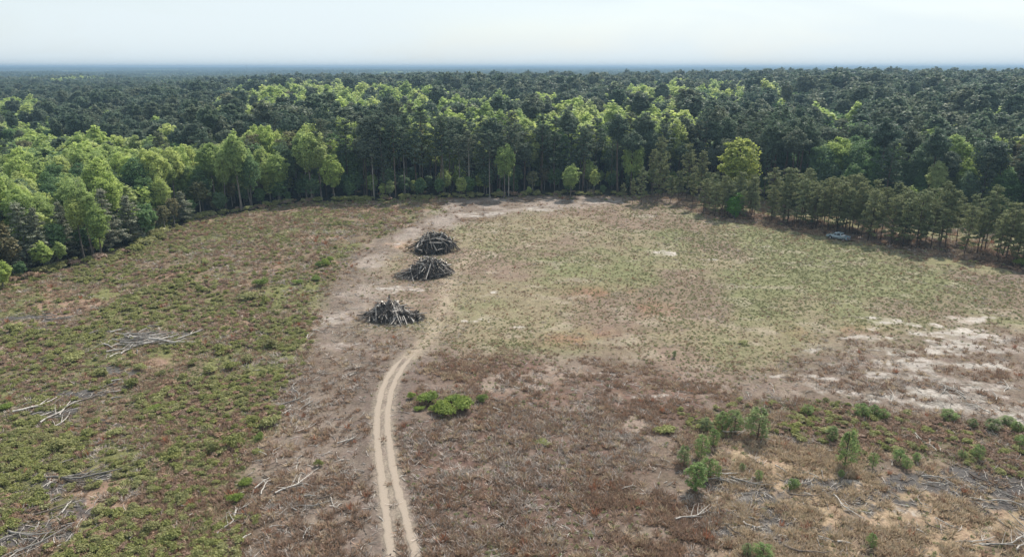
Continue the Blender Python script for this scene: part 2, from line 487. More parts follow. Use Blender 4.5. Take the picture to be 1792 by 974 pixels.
# low-detail sources for the wood beyond
LOW = bpy.data.collections.new('forest_sources')
def merge_tree(pair, name):
    bmv = []; 
    t, c = pair
    Vt = np.empty(len(t.vertices) * 3, np.float32); t.vertices.foreach_get('co', Vt)
    Vc = np.empty(len(c.vertices) * 3, np.float32); c.vertices.foreach_get('co', Vc)
    Ft = np.empty(len(t.loops), np.int32); t.loops.foreach_get('vertex_index', Ft)
    Fc = np.empty(len(c.loops), np.int32); c.loops.foreach_get('vertex_index', Fc)
    a = np.empty(len(c.vertices), np.float32); c.attributes['tint'].data.foreach_get('value', a)
    Vt = Vt.reshape(-1, 3); Vc = Vc.reshape(-1, 3); Ft = Ft.reshape(-1, 4); Fc = Fc.reshape(-1, 4)
    me = mesh_from(name, np.vstack([Vt, Vc]), np.vstack([Ft, Fc + len(Vt)]), [t.materials[0], c.materials[0]],
                   np.concatenate([np.full(len(Vt), .5), a]), False, np.concatenate([np.zeros(len(Ft)), np.ones(len(Fc))]))
    bpy.data.meshes.remove(t); bpy.data.meshes.remove(c)
    o = bpy.data.objects.new(name, me); LOW.objects.link(o)
    return o
li = 0
KIND_IDX = {'broad': [], 'dark': [], 'pine': [], 'buds': [], 'far_broad': [], 'far_pine': [], 'far_mix': []}
for i, g_ in enumerate([(21, 4.6, .30), (23, 4.2, .35), (19, 5.0, .26), (22, 5.2, .3)]):
    merge_tree(make_broadleaf(300 + i, *g_, nleaf=1500, lsize=.55, sides=4), 'a%02d' % li); KIND_IDX['broad'].append(li); li += 1
for i, g_ in enumerate([(21, 5.0, .28), (19, 5.0, .26)]):
    merge_tree(make_broadleaf(310 + i, *g_, nleaf=1500, lsize=.55, sides=4, mats=(M_BARK, M_DARKBROAD)), 'a%02d' % li); KIND_IDX['dark'].append(li); li += 1
for i, g_ in enumerate([(26, 3.6, .48), (25, 4.4, .42), (27, 3.8, .5), (24, 4.6, .38)]):
    merge_tree(make_broadleaf(320 + i, g_[0], g_[1], g_[2] + .18, nleaf=1500, lsize=.42, sides=4, mats=(M_PBARK, M_PINE)), 'a%02d' % li); KIND_IDX['pine'].append(li); li += 1
merge_tree(make_broadleaf(330, 21, 4.4, .35, nleaf=900, lsize=.45, sides=4, mats=(M_PALEBARK, M_BUDS)), 'a%02d' % li); KIND_IDX['buds'].append(li); li += 1
PATCH = 80.0
def make_patch(seed, fp):
    g = np.random.default_rng(seed); sp = Soup()
    n = 12
    for i in range(n):
        for j in range(n):
            x = (i + .5 + g.uniform(-.4, .4)) / n * PATCH - PATCH / 2
            y = (j + .5 + g.uniform(-.4, .4)) / n * PATCH - PATCH / 2
            pine = g.random() < fp
            if g.random() < .06: continue
            hh = g.uniform(14, 23) if not pine else g.uniform(16, 27)
            r = g.uniform(2.6, 6.2)
            for q in range(4):
                c = np.array([x, y, hh - r * .8]) + g.normal(size=3) * np.array([1.4, 1.4, 1.3])
                clump(sp, c, r * .62, 13, 1.5, g, 1 if pine else 0, .4, .5 + g.normal() * .15, .95, .6)
    me = sp.mesh('patch', [M_BROAD, M_PINE])
    return me
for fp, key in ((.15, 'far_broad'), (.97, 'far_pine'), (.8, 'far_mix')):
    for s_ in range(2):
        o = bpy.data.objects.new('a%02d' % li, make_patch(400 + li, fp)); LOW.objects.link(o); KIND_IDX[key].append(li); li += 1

# ------------------------------------------------------------------ point instancing for uncountable stuff
def gn_stuff(name, pts, rot, scl, idx, coll, label):
    me = bpy.data.meshes.new(name)
    me.vertices.add(len(pts)); me.vertices.foreach_set('co', np.asarray(pts, np.float32).ravel())
    a = me.attributes.new('rot', 'FLOAT_VECTOR', 'POINT'); a.data.foreach_set('vector', np.asarray(rot, np.float32).ravel())
    a = me.attributes.new('scl', 'FLOAT_VECTOR', 'POINT'); a.data.foreach_set('vector', np.asarray(scl, np.float32).ravel())
    a = me.attributes.new('idx', 'INT', 'POINT'); a.data.foreach_set('value', np.asarray(idx, np.int32))
    o = bpy.data.objects.new(name, me); COL.objects.link(o)
    ng = bpy.data.node_groups.new(name, 'GeometryNodeTree')
    ng.interface.new_socket('Geometry', in_out='INPUT', socket_type='NodeSocketGeometry')
    ng.interface.new_socket('Geometry', in_out='OUTPUT', socket_type='NodeSocketGeometry')
    gi = N(ng, 'NodeGroupInput'); go = N(ng, 'NodeGroupOutput')
    ci = N(ng, 'GeometryNodeCollectionInfo'); ci.inputs['Collection'].default_value = coll
    ci.inputs['Separate Children'].default_value = True; ci.inputs['Reset Children'].default_value = True
    ip = N(ng, 'GeometryNodeInstanceOnPoints'); ip.inputs['Pick Instance'].default_value = True
    def at(nm, ty):
        n = N(ng, 'GeometryNodeInputNamedAttribute', data_type=ty); n.inputs['Name'].default_value = nm
        return [s for s in n.outputs if s.enabled and s.name == 'Attribute'][0]
    er = N(ng, 'FunctionNodeEulerToRotation')
    L(ng, gi.outputs[0], ip.inputs['Points']); L(ng, ci.outputs[0], ip.inputs['Instance'])
    L(ng, at('idx', 'INT'), ip.inputs['Instance Index'])
    L(ng, at('rot', 'FLOAT_VECTOR'), er.inputs[0]); L(ng, er.outputs[0], ip.inputs['Rotation'])
    L(ng, at('scl', 'FLOAT_VECTOR'), ip.inputs['Scale'])
    L(ng, ip.outputs[0], go.inputs[0])
    md = o.modifiers.new('scatter', 'NODES'); md.node_group = ng
    tag(o, label, name.replace('_', ' '), kind='stuff')
    return o

# ------------------------------------------------------------------ ground colours and zones
CLEAR = poly([(-260, 640), (-60, 520), (0, 500), (70, 485), (150, 462), (235, 446), (300, 404), (352, 382), (430, 371), (520, 356), (620, 352), (760, 349),
              (900, 343), (1000, 342), (1110, 343), (1190, 338), (1250, 345), (1330, 352), (1420, 362), (1500, 372), (1600, 384), (1700, 396), (1800, 410), (2000, 440), (2300, 520),
              (2300, 1400), (-600, 1400), (-600, 800)])
CUT = poly([(-600, 800), (-260, 640), (-60, 520), (0, 500), (240, 442), (350, 380), (500, 352), (765, 346), (782, 366), (715, 392), (640, 424), (600, 470), (566, 520), (548, 580),
            (525, 640), (492, 700), (480, 760), (440, 850), (380, 985), (300, 1400), (-600, 1400)])
SANDBAND = poly([(782, 352), (900, 345), (1010, 344), (1100, 347), (1090, 356), (980, 364), (860, 378), (760, 404), (690, 436), (640, 490), (640, 560), (600, 606), (545, 606), (550, 550), (590, 480), (640, 424), (720, 390)])
FIELD = poly([(640, 500), (700, 432), (800, 396), (960, 368), (1120, 350), (1260, 378), (1400, 404), (1600, 450), (1792, 500), (2100, 560), (2100, 640), (1792, 590), (1560, 600), (1400, 660),
              (1250, 655), (1050, 640), (900, 622), (760, 612), (700, 600), (640, 560)])
BROWNFG = poly([(715, 625), (900, 625), (1040, 650), (1200, 665), (1330, 680), (1330, 750), (1180, 760), (1120, 900), (1180, 985), (1100, 1300), (740, 1300), (735, 985), (700, 840), (690, 730)])
STRAW = poly([(1240, 770), (1500, 800), (1792, 850), (2000, 900), (2100, 1300), (1150, 1300), (1230, 900)])
BUSHBAND = poly([(1180, 720), (1340, 700), (1500, 715), (1792, 748), (1990, 780), (1990, 850), (1792, 840), (1500, 795), (1350, 760), (1220, 765)])
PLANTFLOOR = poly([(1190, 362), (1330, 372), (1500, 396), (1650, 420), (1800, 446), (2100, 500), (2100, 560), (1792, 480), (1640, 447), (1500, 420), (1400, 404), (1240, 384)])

def zones(x, y):
    z = {}
    z['clear'] = zone(x, y, CLEAR, 2, 5, 2)
    z['cut'] = zone(x, y, CUT, 2, 7, 3)
    z['sand'] = zone(x, y, SANDBAND, 4, 12, 4)
    z['field'] = zone(x, y, FIELD, 8, 20, 5)
    z['brown'] = zone(x, y, BROWNFG, 6, 16, 6)
    z['straw'] = zone(x, y, STRAW, 4, 10, 7)
    z['bush'] = zone(x, y, BUSHBAND, 1.5, 6, 8)
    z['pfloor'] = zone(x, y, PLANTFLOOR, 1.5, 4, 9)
    return z
# bare sandy scalds: (px, py, rx, ry, strength)
SCALDS = [(1700, 560, 6, 2, .9), (1740, 610, 8, 2.5, .9), (1690, 640, 7, 2.2, .9), (1560, 615, 5, 2, .85), (1480, 640, 5, 1.8, .8), (1545, 575, 5, 1.8, .85), (1620, 665, 7, 2, .9), (1380, 655, 5, 1.6, .7), (1700, 675, 8, 2, .8), (1770, 730, 9, 2.4, 1), (1690, 718, 9, 2, 1), (1600, 705, 7, 1.8, .8), (1165, 443, 5, 3.2, 1), (1245, 455, 3, 1.6, .8), (1340, 432, 3, 1.5, .6), (1535, 487, 3, 1.6, .8), (1540, 560, 7, 2.5, .8), (1620, 570, 5, 2, .7), (1690, 590, 8, 4, 1.15), (1660, 610, 6, 3, 1.1), (1600, 640, 8, 3, .95),
          (1520, 590, 7, 2.0, .8), (1430, 612, 5, 1.6, .6), (1575, 662, 7, 1.7, .9), (1440, 660, 6, 2.0, .7), (1400, 672, 4, 1.6, .6), (1500, 690, 6, 2, .6), (1640, 700, 12, 2.8, .95), (1740, 722, 10, 2.6, .95), (1440, 686, 7, 1.6, .6),
          (820, 562, 3, 1.5, .8), (700, 505, 5, 2.5, .95), (760, 520, 4, 1.2, .6), (720, 562, 5, 2, .6), (870, 512, 4, 1.6, .5), (900, 572, 3, 1, .6), (850, 375, 10, 6, .8), (950, 366, 9, 5, .7), (1050, 352, 14, 6, .6), (1130, 378, 8, 4, .5),
          (600, 600, 5, 3, .6), (570, 560, 5, 4, .6), (700, 425, 4, 4, .55), (1060, 655, 4, 1.5, .6), (1150, 690, 6, 1.5, .5), (980, 760, 9, 3, .28), (1290, 880, 4, 3, .7), (1340, 930, 3.5, 2, .55),
          (1480, 840, 4, 2, .55), (1630, 905, 6, 2, .6), (1400, 800, 4, 1.5, .5), (510, 790, 3, 4, .45), (440, 900, 4, 3, .5), (480, 850, 3, 3, .4), (790, 960, 4, 2, .45), (1760, 930, 5, 2, .5)]
CHAR = [(1260, 850, 4, 2.5, .9), (1420, 930, 5, 2, .8), (1350, 900, 5, 2, .9), (1600, 845, 5, 2, .8), (1450, 850, 5, 2, 1), (1540, 880, 6, 2.2, .9), (1320, 870, 4.5, 3, 1), (1310, 930, 4, 2.5, 1), (1380, 950, 5, 2, .8), (1730, 850, 7, 3, 1), (1690, 830, 6, 2, .7), (1780, 880, 5, 2.5, .9), (1560, 770, 6, 2, .35),
        (270, 590, 7, 3.2, 1), (200, 645, 6, 3, .9), (150, 680, 6, 2.5, .9), (100, 720, 5, 2.5, .8), (60, 555, 8, 2, .9), (190, 740, 4, 2, .7), (100, 850, 5, 2.5, .9), (50, 940, 5, 3, 1), (130, 900, 4, 2, .6), (300, 650, 4, 2, .5), (330, 440, 6, 3, .3), (620, 640, 4, 3, .4)]
def spots(x, y, lst, seed):
    wx = x + (fbm(x, y, 4.5, seed, 3) - .5) * 5; wy = y + (fbm(x, y, 4.5, seed + 5, 3) - .5) * 4
    m = np.zeros(x.shape)
    for a in lst:
        cx, cy = P(a[0], a[1])
        m = np.maximum(m, a[4] * np.exp(-(((wx - cx) / a[2]) ** 2 + ((wy - cy) / a[3]) ** 2)))
    br = fbm(x, y * 1.5, 1.9, seed + 11, 4, .6)
    return ss(.36, .58, m * (-.25 + 2.15 * br))
def mixc(a, b, t):
    return a * (1 - t[..., None]) + np.asarray(b, float) * t[..., None]
def ground_colour(x, y):
    z = zones(x, y)
    n1 = fbm(x, y, 26, 51, 4); n2 = fbm(x, y, 7, 52, 4); n3 = fbm(x, y, 1.6, 53, 3, .7); n4 = fbm(x, y, 13, 54, 4)
    c = np.zeros(x.shape + (3,)) + np.array([.175, .135, .105])                    # soil and litter
    c = mixc(c, (.235, .185, .15), ss(.4, .62, n2))
    # cut-over land
    k = mixc(np.zeros(c.shape) + np.array([.20, .155, .105]), (.185, .185, .08), ss(.42, .58, n4))
    k = mixc(k, (.29, .20, .145), ss(.54, .68, n2))
    c = c * (1 - z['cut'][..., None]) + k * z['cut'][..., None]
    # field
    px, py = proj(x, y, 0 * x)
    gr = np.clip(.40 + .55 * ss(950, 1500, px) * ss(620, 470, py) + 1.3 * (n1 - .5) + .9 * (n2 - .5), 0, 1)
    f = mixc(np.zeros(c.shape) + np.array([.225, .19, .125]), (.18, .18, .095), ss(.2, .8, gr))
    f = mixc(f, (.20, .145, .115), ss(.47, .66, fbm(x, y, 18, 61, 4)) * .8)
    f = mixc(f, (.24, .13, .085), .7 * np.clip(blob(x, y, 1150, 540, 9, 5) + blob(x, y, 1475, 580, 8, 4) + blob(x, y, 1060, 510, 8, 4) + blob(x, y, 1010, 590, 8, 4), 0, 1) * ss(.4, .6, n2))
    f = mixc(f, (.32, .275, .215), ss(.58, .74, fbm(x, y * 1.6, 5, 62, 4)) * .5)
    c = c * (1 - z['field'][..., None]) + f * z['field'][..., None]
    b = mixc(np.zeros(c.shape) + np.array([.19, .125, .095]), (.30, .235, .19), ss(.48, .66, n2))
    b = mixc(b, (.13, .095, .08), ss(.58, .44, n4) * .5)
    c = c * (1 - z['brown'][..., None]) + b * z['brown'][..., None]
    c = mixc(c, (.37, .275, .185), z['straw'] * ss(.36, .54, n2) * .95)
    c = mixc(c, (.33, .28, .245), z['sand'] * (.20 + .65 * ss(.40, .62, n2)))
    c = mixc(c, (.42, .24, .14), (blob(x, y, 680, 428, 4, 4) * 1.0) * ss(.42, .6, n2))
    c = mixc(c, (.14, .12, .07), z['bush'] * .6)
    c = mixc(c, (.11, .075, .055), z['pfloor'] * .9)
    # light grass behind the plantation
    c = mixc(c, (.26, .25, .13), z['clear'] * (1 - z['pfloor']) * ss(1180, 1260, px) * (1 - z['field']) * (py < 480) * .8)
    # roadside: worn dark litter
    dt = dist_line(x, y, CENTRE)
    c = mixc(c, (.15, .12, .105), np.exp(-(dt / 5.5) ** 2) * .65)
    c = mixc(c, (.30, .25, .20), ss(2.1, 1.2, dt + 1.0 * (n3 - .5)) * .85)
    drut = np.minimum(dist_line(x, y, RL), dist_line(x, y, RR))
    c = mixc(c, (.27, .225, .185), ss(1.0, .2, drut + .5 * (n3 - .5)) * .8)
    # faint continuation of the track past the piles
    ext = poly([(725, 620), (745, 595), (765, 565), (778, 530), (790, 480), (830, 440)])
    de = dist_line(x, y, ext)
    c = mixc(c, (.34, .28, .21), np.exp(-(de / 2.0) ** 2) * .75 * (.4 + n2))
    c = mixc(c, (.10, .095, .095), spots(x, y, CHAR, 71) * .92)
    sc = spots(x, y, SCALDS, 81)
    c = mixc(c, (.45, .41, .37), sc * (.35 + .65 * ss(.42, .58, fbm(x, y * 1.7, 1.5, 88, 3))) * .9)
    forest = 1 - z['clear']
    c = mixc(c, (.045, .042, .028), forest)  # soil colour darkened to paint in the shade under the canopy
    c = c * (.72 + .56 * n3)[..., None]
    far = ss(400, 900, np.hypot(x, y))
    c = mixc(c, (.045, .055, .03), far)
    return np.clip(c * (1 - .14 * (1 - z['field']))[..., None] * .92, 0.01, .8)

# ------------------------------------------------------------------ ground sheet
def build_ground():
    ang = np.concatenate([np.linspace(-180, -44, 30)[:-1], np.linspace(-44, 44, 640), np.linspace(44, 180, 30)[1:]])
    rad = np.concatenate([[1.0, 15, 30, 42], np.arange(50, 290, .42), np.geomspace(290, 12300, 95)])
    A, Rr = np.meshgrid(np.radians(ang), rad)
    X = Rr * np.sin(A); Y = Rr * np.cos(A)
    Z = ground_z(X, Y)
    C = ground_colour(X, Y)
    nr, na = X.shape
    V = np.stack([X, Y, Z], -1).reshape(-1, 3)
    i = np.arange(nr - 1)[:, None] * na + np.arange(na - 1)[None]
    F = np.stack([i, i + 1, i + na + 1, i + na], -1).reshape(-1, 4)[:, ::-1]
    # close the middle with one fan
    m, t, o = newmat('ground_soil')
    at = N(t, 'ShaderNodeAttribute', attribute_name='soil')
    tcn = N(t, 'ShaderNodeTexCoord')
    n1 = N(t, 'ShaderNodeTexNoise'); n1.inputs['Scale'].default_value = 2.6; n1.inputs['Detail'].default_value = 8; n1.inputs['Roughness'].default_value = .72
    n2 = N(t, 'ShaderNodeTexNoise'); n2.inputs['Scale'].default_value = .55; n2.inputs['Detail'].default_value = 5
    mr = N(t, 'ShaderNodeMapRange'); mr.inputs['From Min'].default_value = .3; mr.inputs['From Max'].default_value = .7
    mr.inputs['To Min'].default_value = .55; mr.inputs['To Max'].default_value = 1.45
    mr2 = N(t, 'ShaderNodeMapRange'); mr2.inputs['From Min'].default_value = .3; mr2.inputs['From Max'].default_value = .7
    mr2.inputs['To Min'].default_value = .487; mr2.inputs['To Max'].default_value = .513
    hs = N(t, 'ShaderNodeHueSaturation')
    pr = N(t, 'ShaderNodeBsdfPrincipled'); pr.inputs['Roughness'].default_value = .95; pr.inputs['Specular IOR Level'].default_value = .1
    bp = N(t, 'ShaderNodeBump'); bp.inputs['Strength'].default_value = .8; bp.inputs['Distance'].default_value = .18
    L(t, tcn.outputs['Object'], n1.inputs['Vector']); L(t, tcn.outputs['Object'], n2.inputs['Vector'])
    L(t, n1.outputs['Fac'], mr.inputs['Value']); L(t, n2.outputs['Fac'], mr2.inputs['Value'])
    L(t, at.outputs['Color'], hs.inputs['Color']); L(t, mr.outputs[0], hs.inputs['Value']); L(t, mr2.outputs[0], hs.inputs['Hue'])
    L(t, hs.outputs[0], pr.inputs['Base Color']); L(t, n1.outputs['Fac'], bp.inputs['Height']); L(t, bp.outputs[0], pr.inputs['Normal'])
    L(t, pr.outputs[0], o.inputs['Surface'])
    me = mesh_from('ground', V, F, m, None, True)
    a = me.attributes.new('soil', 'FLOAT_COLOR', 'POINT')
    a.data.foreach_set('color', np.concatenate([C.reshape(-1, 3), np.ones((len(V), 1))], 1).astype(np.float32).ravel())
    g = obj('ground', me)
    tag(g, 'open cut-over ground of weeds, dry grass and sand running to the horizon', 'ground', kind='structure')
build_ground()

def resample(pts, step):
    pts = np.asarray(pts, float)
    # smooth by Catmull-Rom
    out = []
    n = len(pts)
    for i in range(n - 1):
        p0 = pts[max(i - 1, 0)]; p1 = pts[i]; p2 = pts[i + 1]; p3 = pts[min(i + 2, n - 1)]
        k = max(2, int(np.linalg.norm(p2 - p1) / step))
        for t in np.arange(k) / k:
            out.append(.5 * ((2 * p1) + (-p0 + p2) * t + (2 * p0 - 5 * p1 + 4 * p2 - p3) * t * t + (-p0 + 3 * p1 - 3 * p2 + p3) * t ** 3))
    out.append(pts[-1])
    return np.array(out)
def build_track():
    sp = Soup()
    g = np.random.default_rng(5)
    for path, w in ((RL, .42), (RR, .40)):
        c = resample(path, .22)
        d = unit(np.gradient(c, axis=0)); nrm = np.stack([-d[:, 1], d[:, 0]], 1)
        n = len(c); s = np.arange(n)
        wl = w * (.5 + 1.1 * fbm(s * .22, s * 0 + 3, 1.1, 21, 4, .7)); wr = w * (.5 + 1.1 * fbm(s * .22, s * 0 + 30, 1.1, 22, 4, .7))
        fade = ss(0, 26, (n - 1 - s))
        wl *= fade + .02; wr *= fade + .02
        K = np.array([-1, -.72, -.4, 0, .4, .72, 1.0])
        off = np.where(K[None] < 0, K[None] * wl[:, None], K[None] * wr[:, None])
        XY = c[:, None] + nrm[:, None] * off[..., None]
        z = ground_z(XY[..., 0], XY[..., 1]) + .045 - .035 * (1 - np.abs(K[None]) ** 2) * 0 - .02 * (np.abs(K[None]) > .99)
        V = np.concatenate([XY, z[..., None]], -1).reshape(-1, 3)
        m = len(K)
        i = np.arange(n - 1)[:, None] * m + np.arange(m - 1)[None]
        F = np.stack([i, i + 1, i + m + 1, i + m], -1).reshape(-1, 4)[:, ::-1]
        T = np.tile(1 - np.abs(K) ** 2.2, (n, 1)).ravel()
        sp.add(V, F, T)
    m, t, o = newmat('track_sand')
    at = N(t, 'ShaderNodeAttribute', attribute_name='tint')
    tcn = N(t, 'ShaderNodeTexCoord')
    n1 = N(t, 'ShaderNodeTexNoise'); n1.inputs['Scale'].default_value = 3.5; n1.inputs['Detail'].default_value = 7; n1.inputs['Roughness'].default_value = .7
    ad = N(t, 'ShaderNodeMath', operation='ADD'); mu = N(t, 'ShaderNodeMath', operation='MULTIPLY'); mu.inputs[1].default_value = .55
    rp = N(t, 'ShaderNodeValToRGB')
    e = rp.color_ramp.elements
    e[0].position = .30; e[0].color = (.17, .14, .112, 1); e[1].position = 1.05; e[1].color = (.31, .258, .21, 1)
    k = e.new(.66); k.color = (.28, .235, .19, 1)
    pr = N(t, 'ShaderNodeBsdfPrincipled'); pr.inputs['Roughness'].default_value = .95; pr.inputs['Specular IOR Level'].default_value = .1
    L(t, tcn.outputs['Object'], n1.inputs['Vector']); L(t, at.outputs['Fac'], mu.inputs[0]); L(t, mu.outputs[0], ad.inputs[0]); L(t, n1.outputs['Fac'], ad.inputs[1])
    L(t, ad.outputs[0], rp.inputs['Fac']); L(t, rp.outputs[0], pr.inputs['Base Color']); L(t, pr.outputs[0], o.inputs['Surface'])
    bp = N(t, 'ShaderNodeBump'); bp.inputs['Strength'].default_value = .6; bp.inputs['Distance'].default_value = .05
    L(t, n1.outputs['Fac'], bp.inputs['Height']); L(t, bp.outputs[0], pr.inputs['Normal'])
    tr = obj('dirt_track', sp.mesh('dirt_track', m, True))
    tag(tr, 'two sandy wheel ruts curving up from the bottom edge to the log piles', 'track', kind='structure')
build_track()

# ------------------------------------------------------------------ the wood
HALF = 43.0
def height_for(px, pyb, pyt):
    z = depth(px, pyb)
    return CAM_H - z * (SP - (487 - pyt) / FPX * CP)
def copy_tree(src, name, x, y, h_scale, w_scale, rz, label, cat, group, tilt=0.0):
    root = empty(name, (x, y, float(ground_z(x, y)) - .1), rz)
    root.scale = (w_scale, w_scale, h_scale)
    root.rotation_euler = (tilt * math.sin(rz * 3), tilt * math.cos(rz * 5), rz)
    tag(root, label, cat, group)
    for n_, me in (('trunk', src[0]), ('crown', src[1])):
        obj(n_, me, root)
    return root

def candidates(s, r0, r1, g):
    n = int(r1 / s) + 2
    gx, gy = np.meshgrid(np.arange(-n, n + 1), np.arange(0, n + 1))
    x = (gx + .5 * (gy % 2) + g.uniform(-.36, .36, gx.shape)) * s
    y = (gy * .92 + g.uniform(-.36, .36, gx.shape)) * s
    x = x.ravel(); y = y.ravel()
    r = np.hypot(x, y); a = np.degrees(np.arctan2(x, y))
    k = (r > r0) & (r < r1) & (np.abs(a) < HALF)
    return x[k], y[k]
def G(px, py, cx, cy, rx, ry):
    return np.exp(-(((px - cx) / rx) ** 2 + ((py - cy) / ry) ** 2))
def broad_share(x, y):
    """how much of the wood is broadleaf here: pale spring-green stands, thinned where dark pine imitates cloud shadow"""
    px, py = proj(x, y, 21 + hills(x, y))
    s = np.full(x.shape, .22)
    s += 1.5 * G(px, py, 130, 320, 330, 95) + .9 * G(px, py, 420, 265, 260, 45) + 1.2 * G(px, py, 520, 183, 170, 20)
    s += 1.2 * G(px, py, 60, 235, 110, 22) + .9 * G(px, py, 30, 180, 70, 14) + 1.0 * G(px, py, 330, 140, 220, 7) + .9 * G(px, py, 560, 175, 170, 24) + .5 * G(px, py, 620, 150, 120, 8)
    s += .6 * G(px, py, 1230, 165, 120, 12) + .75 * G(px, py, 700, 190, 120, 16) + .8 * G(px, py, 1060, 205, 190, 28) + .6 * G(px, py, 1240, 175, 90, 22)
    s += .55 * G(px, py, 870, 225, 140, 25) + .7 * G(px, py, 1400, 195, 130, 25) + .5 * G(px, py, 1720, 215, 110, 26) + .6 * G(px, py, 1600, 285, 170, 35)
    s -= 1.2 * G(px, py, 230, 183, 230, 24) + .9 * G(px, py, 500, 215, 80, 14) + .5 * G(px, py, 1600, 150, 250, 25) + .5 * G(px, py, 900, 140, 260, 14)  # far centre and right lean to dark pine, imitating cloud shadow and shade
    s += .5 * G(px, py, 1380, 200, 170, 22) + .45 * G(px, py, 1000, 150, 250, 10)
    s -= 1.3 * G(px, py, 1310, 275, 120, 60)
    s += (fbm(x, y, 45, 33, 3) - .5) * 1.6 + (fbm(x, y, 230, 35, 3) - .5) * 2.4 * ss(260, 500, np.hypot(x, y))
    return np.clip(s, 0.05, .95)
def hscale(x, y):
    px, py = proj(x, y, 0 * x)
    return .80 + .24 * ss(200, 560, px) - .07 * ss(1350, 1700, px)

g = np.random.default_rng(42)
x, y = candidates(6.1, 120, 1150, g)
k = ~inside(x, y, CLEAR) | ((np.hypot(x, y) > 600))
edge = dist_line(x, y, CLEAR, True)
k &= edge > 2.0
for a_, b_ in ((50, 472), (77, 468), (156, 436), (193, 436), (231, 424), (271, 400), (322, 388), (118, 450), (1287, 362)):
    X_, Y_ = P(a_, b_); k &= (np.hypot(x - X_, y - Y_) > 4.6)
x, y, edge = x[k], y[k], edge[k]
# thin the wood a little where the ground shows
k = g.random(len(x)) < .95
x, y, edge = x[k], y[k], edge[k]
bs = broad_share(x, y)
qx_, qy_ = proj(x, y, 0 * x)
bs = bs - .62 * ss(560, 680, qx_) * ss(1290, 1200, qx_) * ss(26, 12, edge) + .5 * ss(640, 760, qx_) * ss(1250, 1150, qx_) * ss(24, 34, edge) * ss(95, 60, edge)
isb = g.random(len(x)) < bs
px, py = proj(x, y, 20 + hills(x, y))
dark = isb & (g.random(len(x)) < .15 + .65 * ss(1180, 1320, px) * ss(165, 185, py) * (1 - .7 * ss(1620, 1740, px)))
buds = isb & ~dark & (g.random(len(x)) < .07)
hs_ = hscale(x, y) * g.uniform(.84, 1.13, len(x))
hs_ = np.where(edge < 7, hs_ * g.uniform(.72, 1.0, len(x)), hs_)
dist = np.hypot(x, y)

inframe = (px > -60) & (px < 1850) & (py < 1000)
used = np.zeros(len(x), bool)
SECT = [(110, 'far left'), (250, 'around the cedars'), (400, 'left of the cut-over corner'), (540, 'above the shrubby slope'),
        (690, 'left of the log piles'), (820, 'straight behind the log piles'), (960, 'behind the sandy strip, left half'), (1100, 'behind the sandy strip, right half'),
        (1240, 'by the grassy gap'), (1340, 'around the lime-green tree'), (1450, 'behind the young pines, left end'), (1560, 'behind the pickup'), (1680, 'behind the young pines right of the pickup'), (9999, 'behind the young pines, right end')]
ORD = ['first', 'second', 'third', 'fourth', 'fifth', 'sixth', 'seventh', 'eighth', 'ninth', 'tenth', 'eleventh', 'twelfth']
def sector(p):
    for lim, ph in SECT:
        if p < lim: return ph
def pick(mask, n):
    ids = np.where(mask & inframe)[0]
    return ids[np.argsort(dist[ids])][:n]
jobs = []
for i in pick(isb, 290):
    if buds[i]: src, nm, ad = BUDS[i % 2], 'broadleaf_tree', 'tan budding'
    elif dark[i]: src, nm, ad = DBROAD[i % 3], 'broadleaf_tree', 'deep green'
    else: src, nm, ad = BROAD[g.integers(6)], 'broadleaf_tree', 'pale spring-green'
    jobs.append((i, src, nm, ad, 'broadleaf tree'))
for i in pick(~isb, 175):
    jobs.append((i, PINE[g.integers(9)], 'pine_tree', 'dark', 'pine tree'))
rows = {}
for j in jobs:
    i = j[0]
    r_ = 'front row' if edge[i] < 7 else ('second row' if edge[i] < 13 else 'deep')
    rows.setdefault((sector(px[i]), r_, j[3], j[4]), []).append((px[i], j))
for (sec, r_, ad, cat), lst in rows.items():
    lst.sort(key=lambda q: q[0])
    for n_, (_, j) in enumerate(lst):
        i = j[0]; used[i] = True
        if r_ == 'front row':
            lab = '%s front-row %s %s%s' % (ad, cat, sec, '' if len(lst) == 1 else ', %s from the left' % ORD[min(n_, 11)])
        elif r_ == 'second row':
            lab = '%s second-row %s %s' % (ad, cat, sec)
        else:
            lab = '%s %s %s %s %s' % ('tall' if hs_[i] > .97 else 'short' if hs_[i] < .82 else 'middling', ad, cat, 'third-row' if edge[i] < 22 else 'well back' if edge[i] < 45 else 'deep in the wood', sec)
        ws = hs_[i] * g.uniform(.9, 1.15)
        copy_tree(j[1], j[2], x[i], y[i], hs_[i], ws, g.uniform(0, 6.28), lab, 'tree', '%ss, %s, %s' % (cat, r_, sec), .03)

# the rest of the wood as one mass
rest = ~used
fx, fy = x[rest], y[rest]
n = len(fx)
idx = np.zeros(n, int)
rb, rd, ru = isb[rest], dark[rest], buds[rest]
def choose(key, k): return np.array(KIND_IDX[key])[g.integers(0, len(KIND_IDX[key]), k)]
idx = np.where(rb, choose('broad', n), choose('pine', n))
idx = np.where(rd, choose('dark', n), idx)
idx = np.where(ru, choose('buds', n), idx)
pts = np.stack([fx, fy, ground_z(fx, fy) - .2], 1)
rot = np.stack([g.normal(size=n) * .03, g.normal(size=n) * .03, g.uniform(0, 6.28, n)], 1)
hh = hs_[rest] * (1 + .12 * (dist[rest] > 500))
hh = hh * g.uniform(.84, 1.16, n)
ww = hh * g.uniform(.8, 1.5, n) * (1 + .1 * (dist[rest] > 500))
scl = np.stack([ww, ww, hh], 1)
ux, uy = candidates(4.2, 120, 420, g)
ue = dist_line(ux, uy, CLEAR, True)
k = ~inside(ux, uy, CLEAR) & (ue > .8) & (ue < 22) & (g.random(len(ux)) < .50)
upx, upy = proj(ux, uy, 0); k &= ~((upx > 1080) & (upx < 1260) & (g.random(len(ux)) < .6))
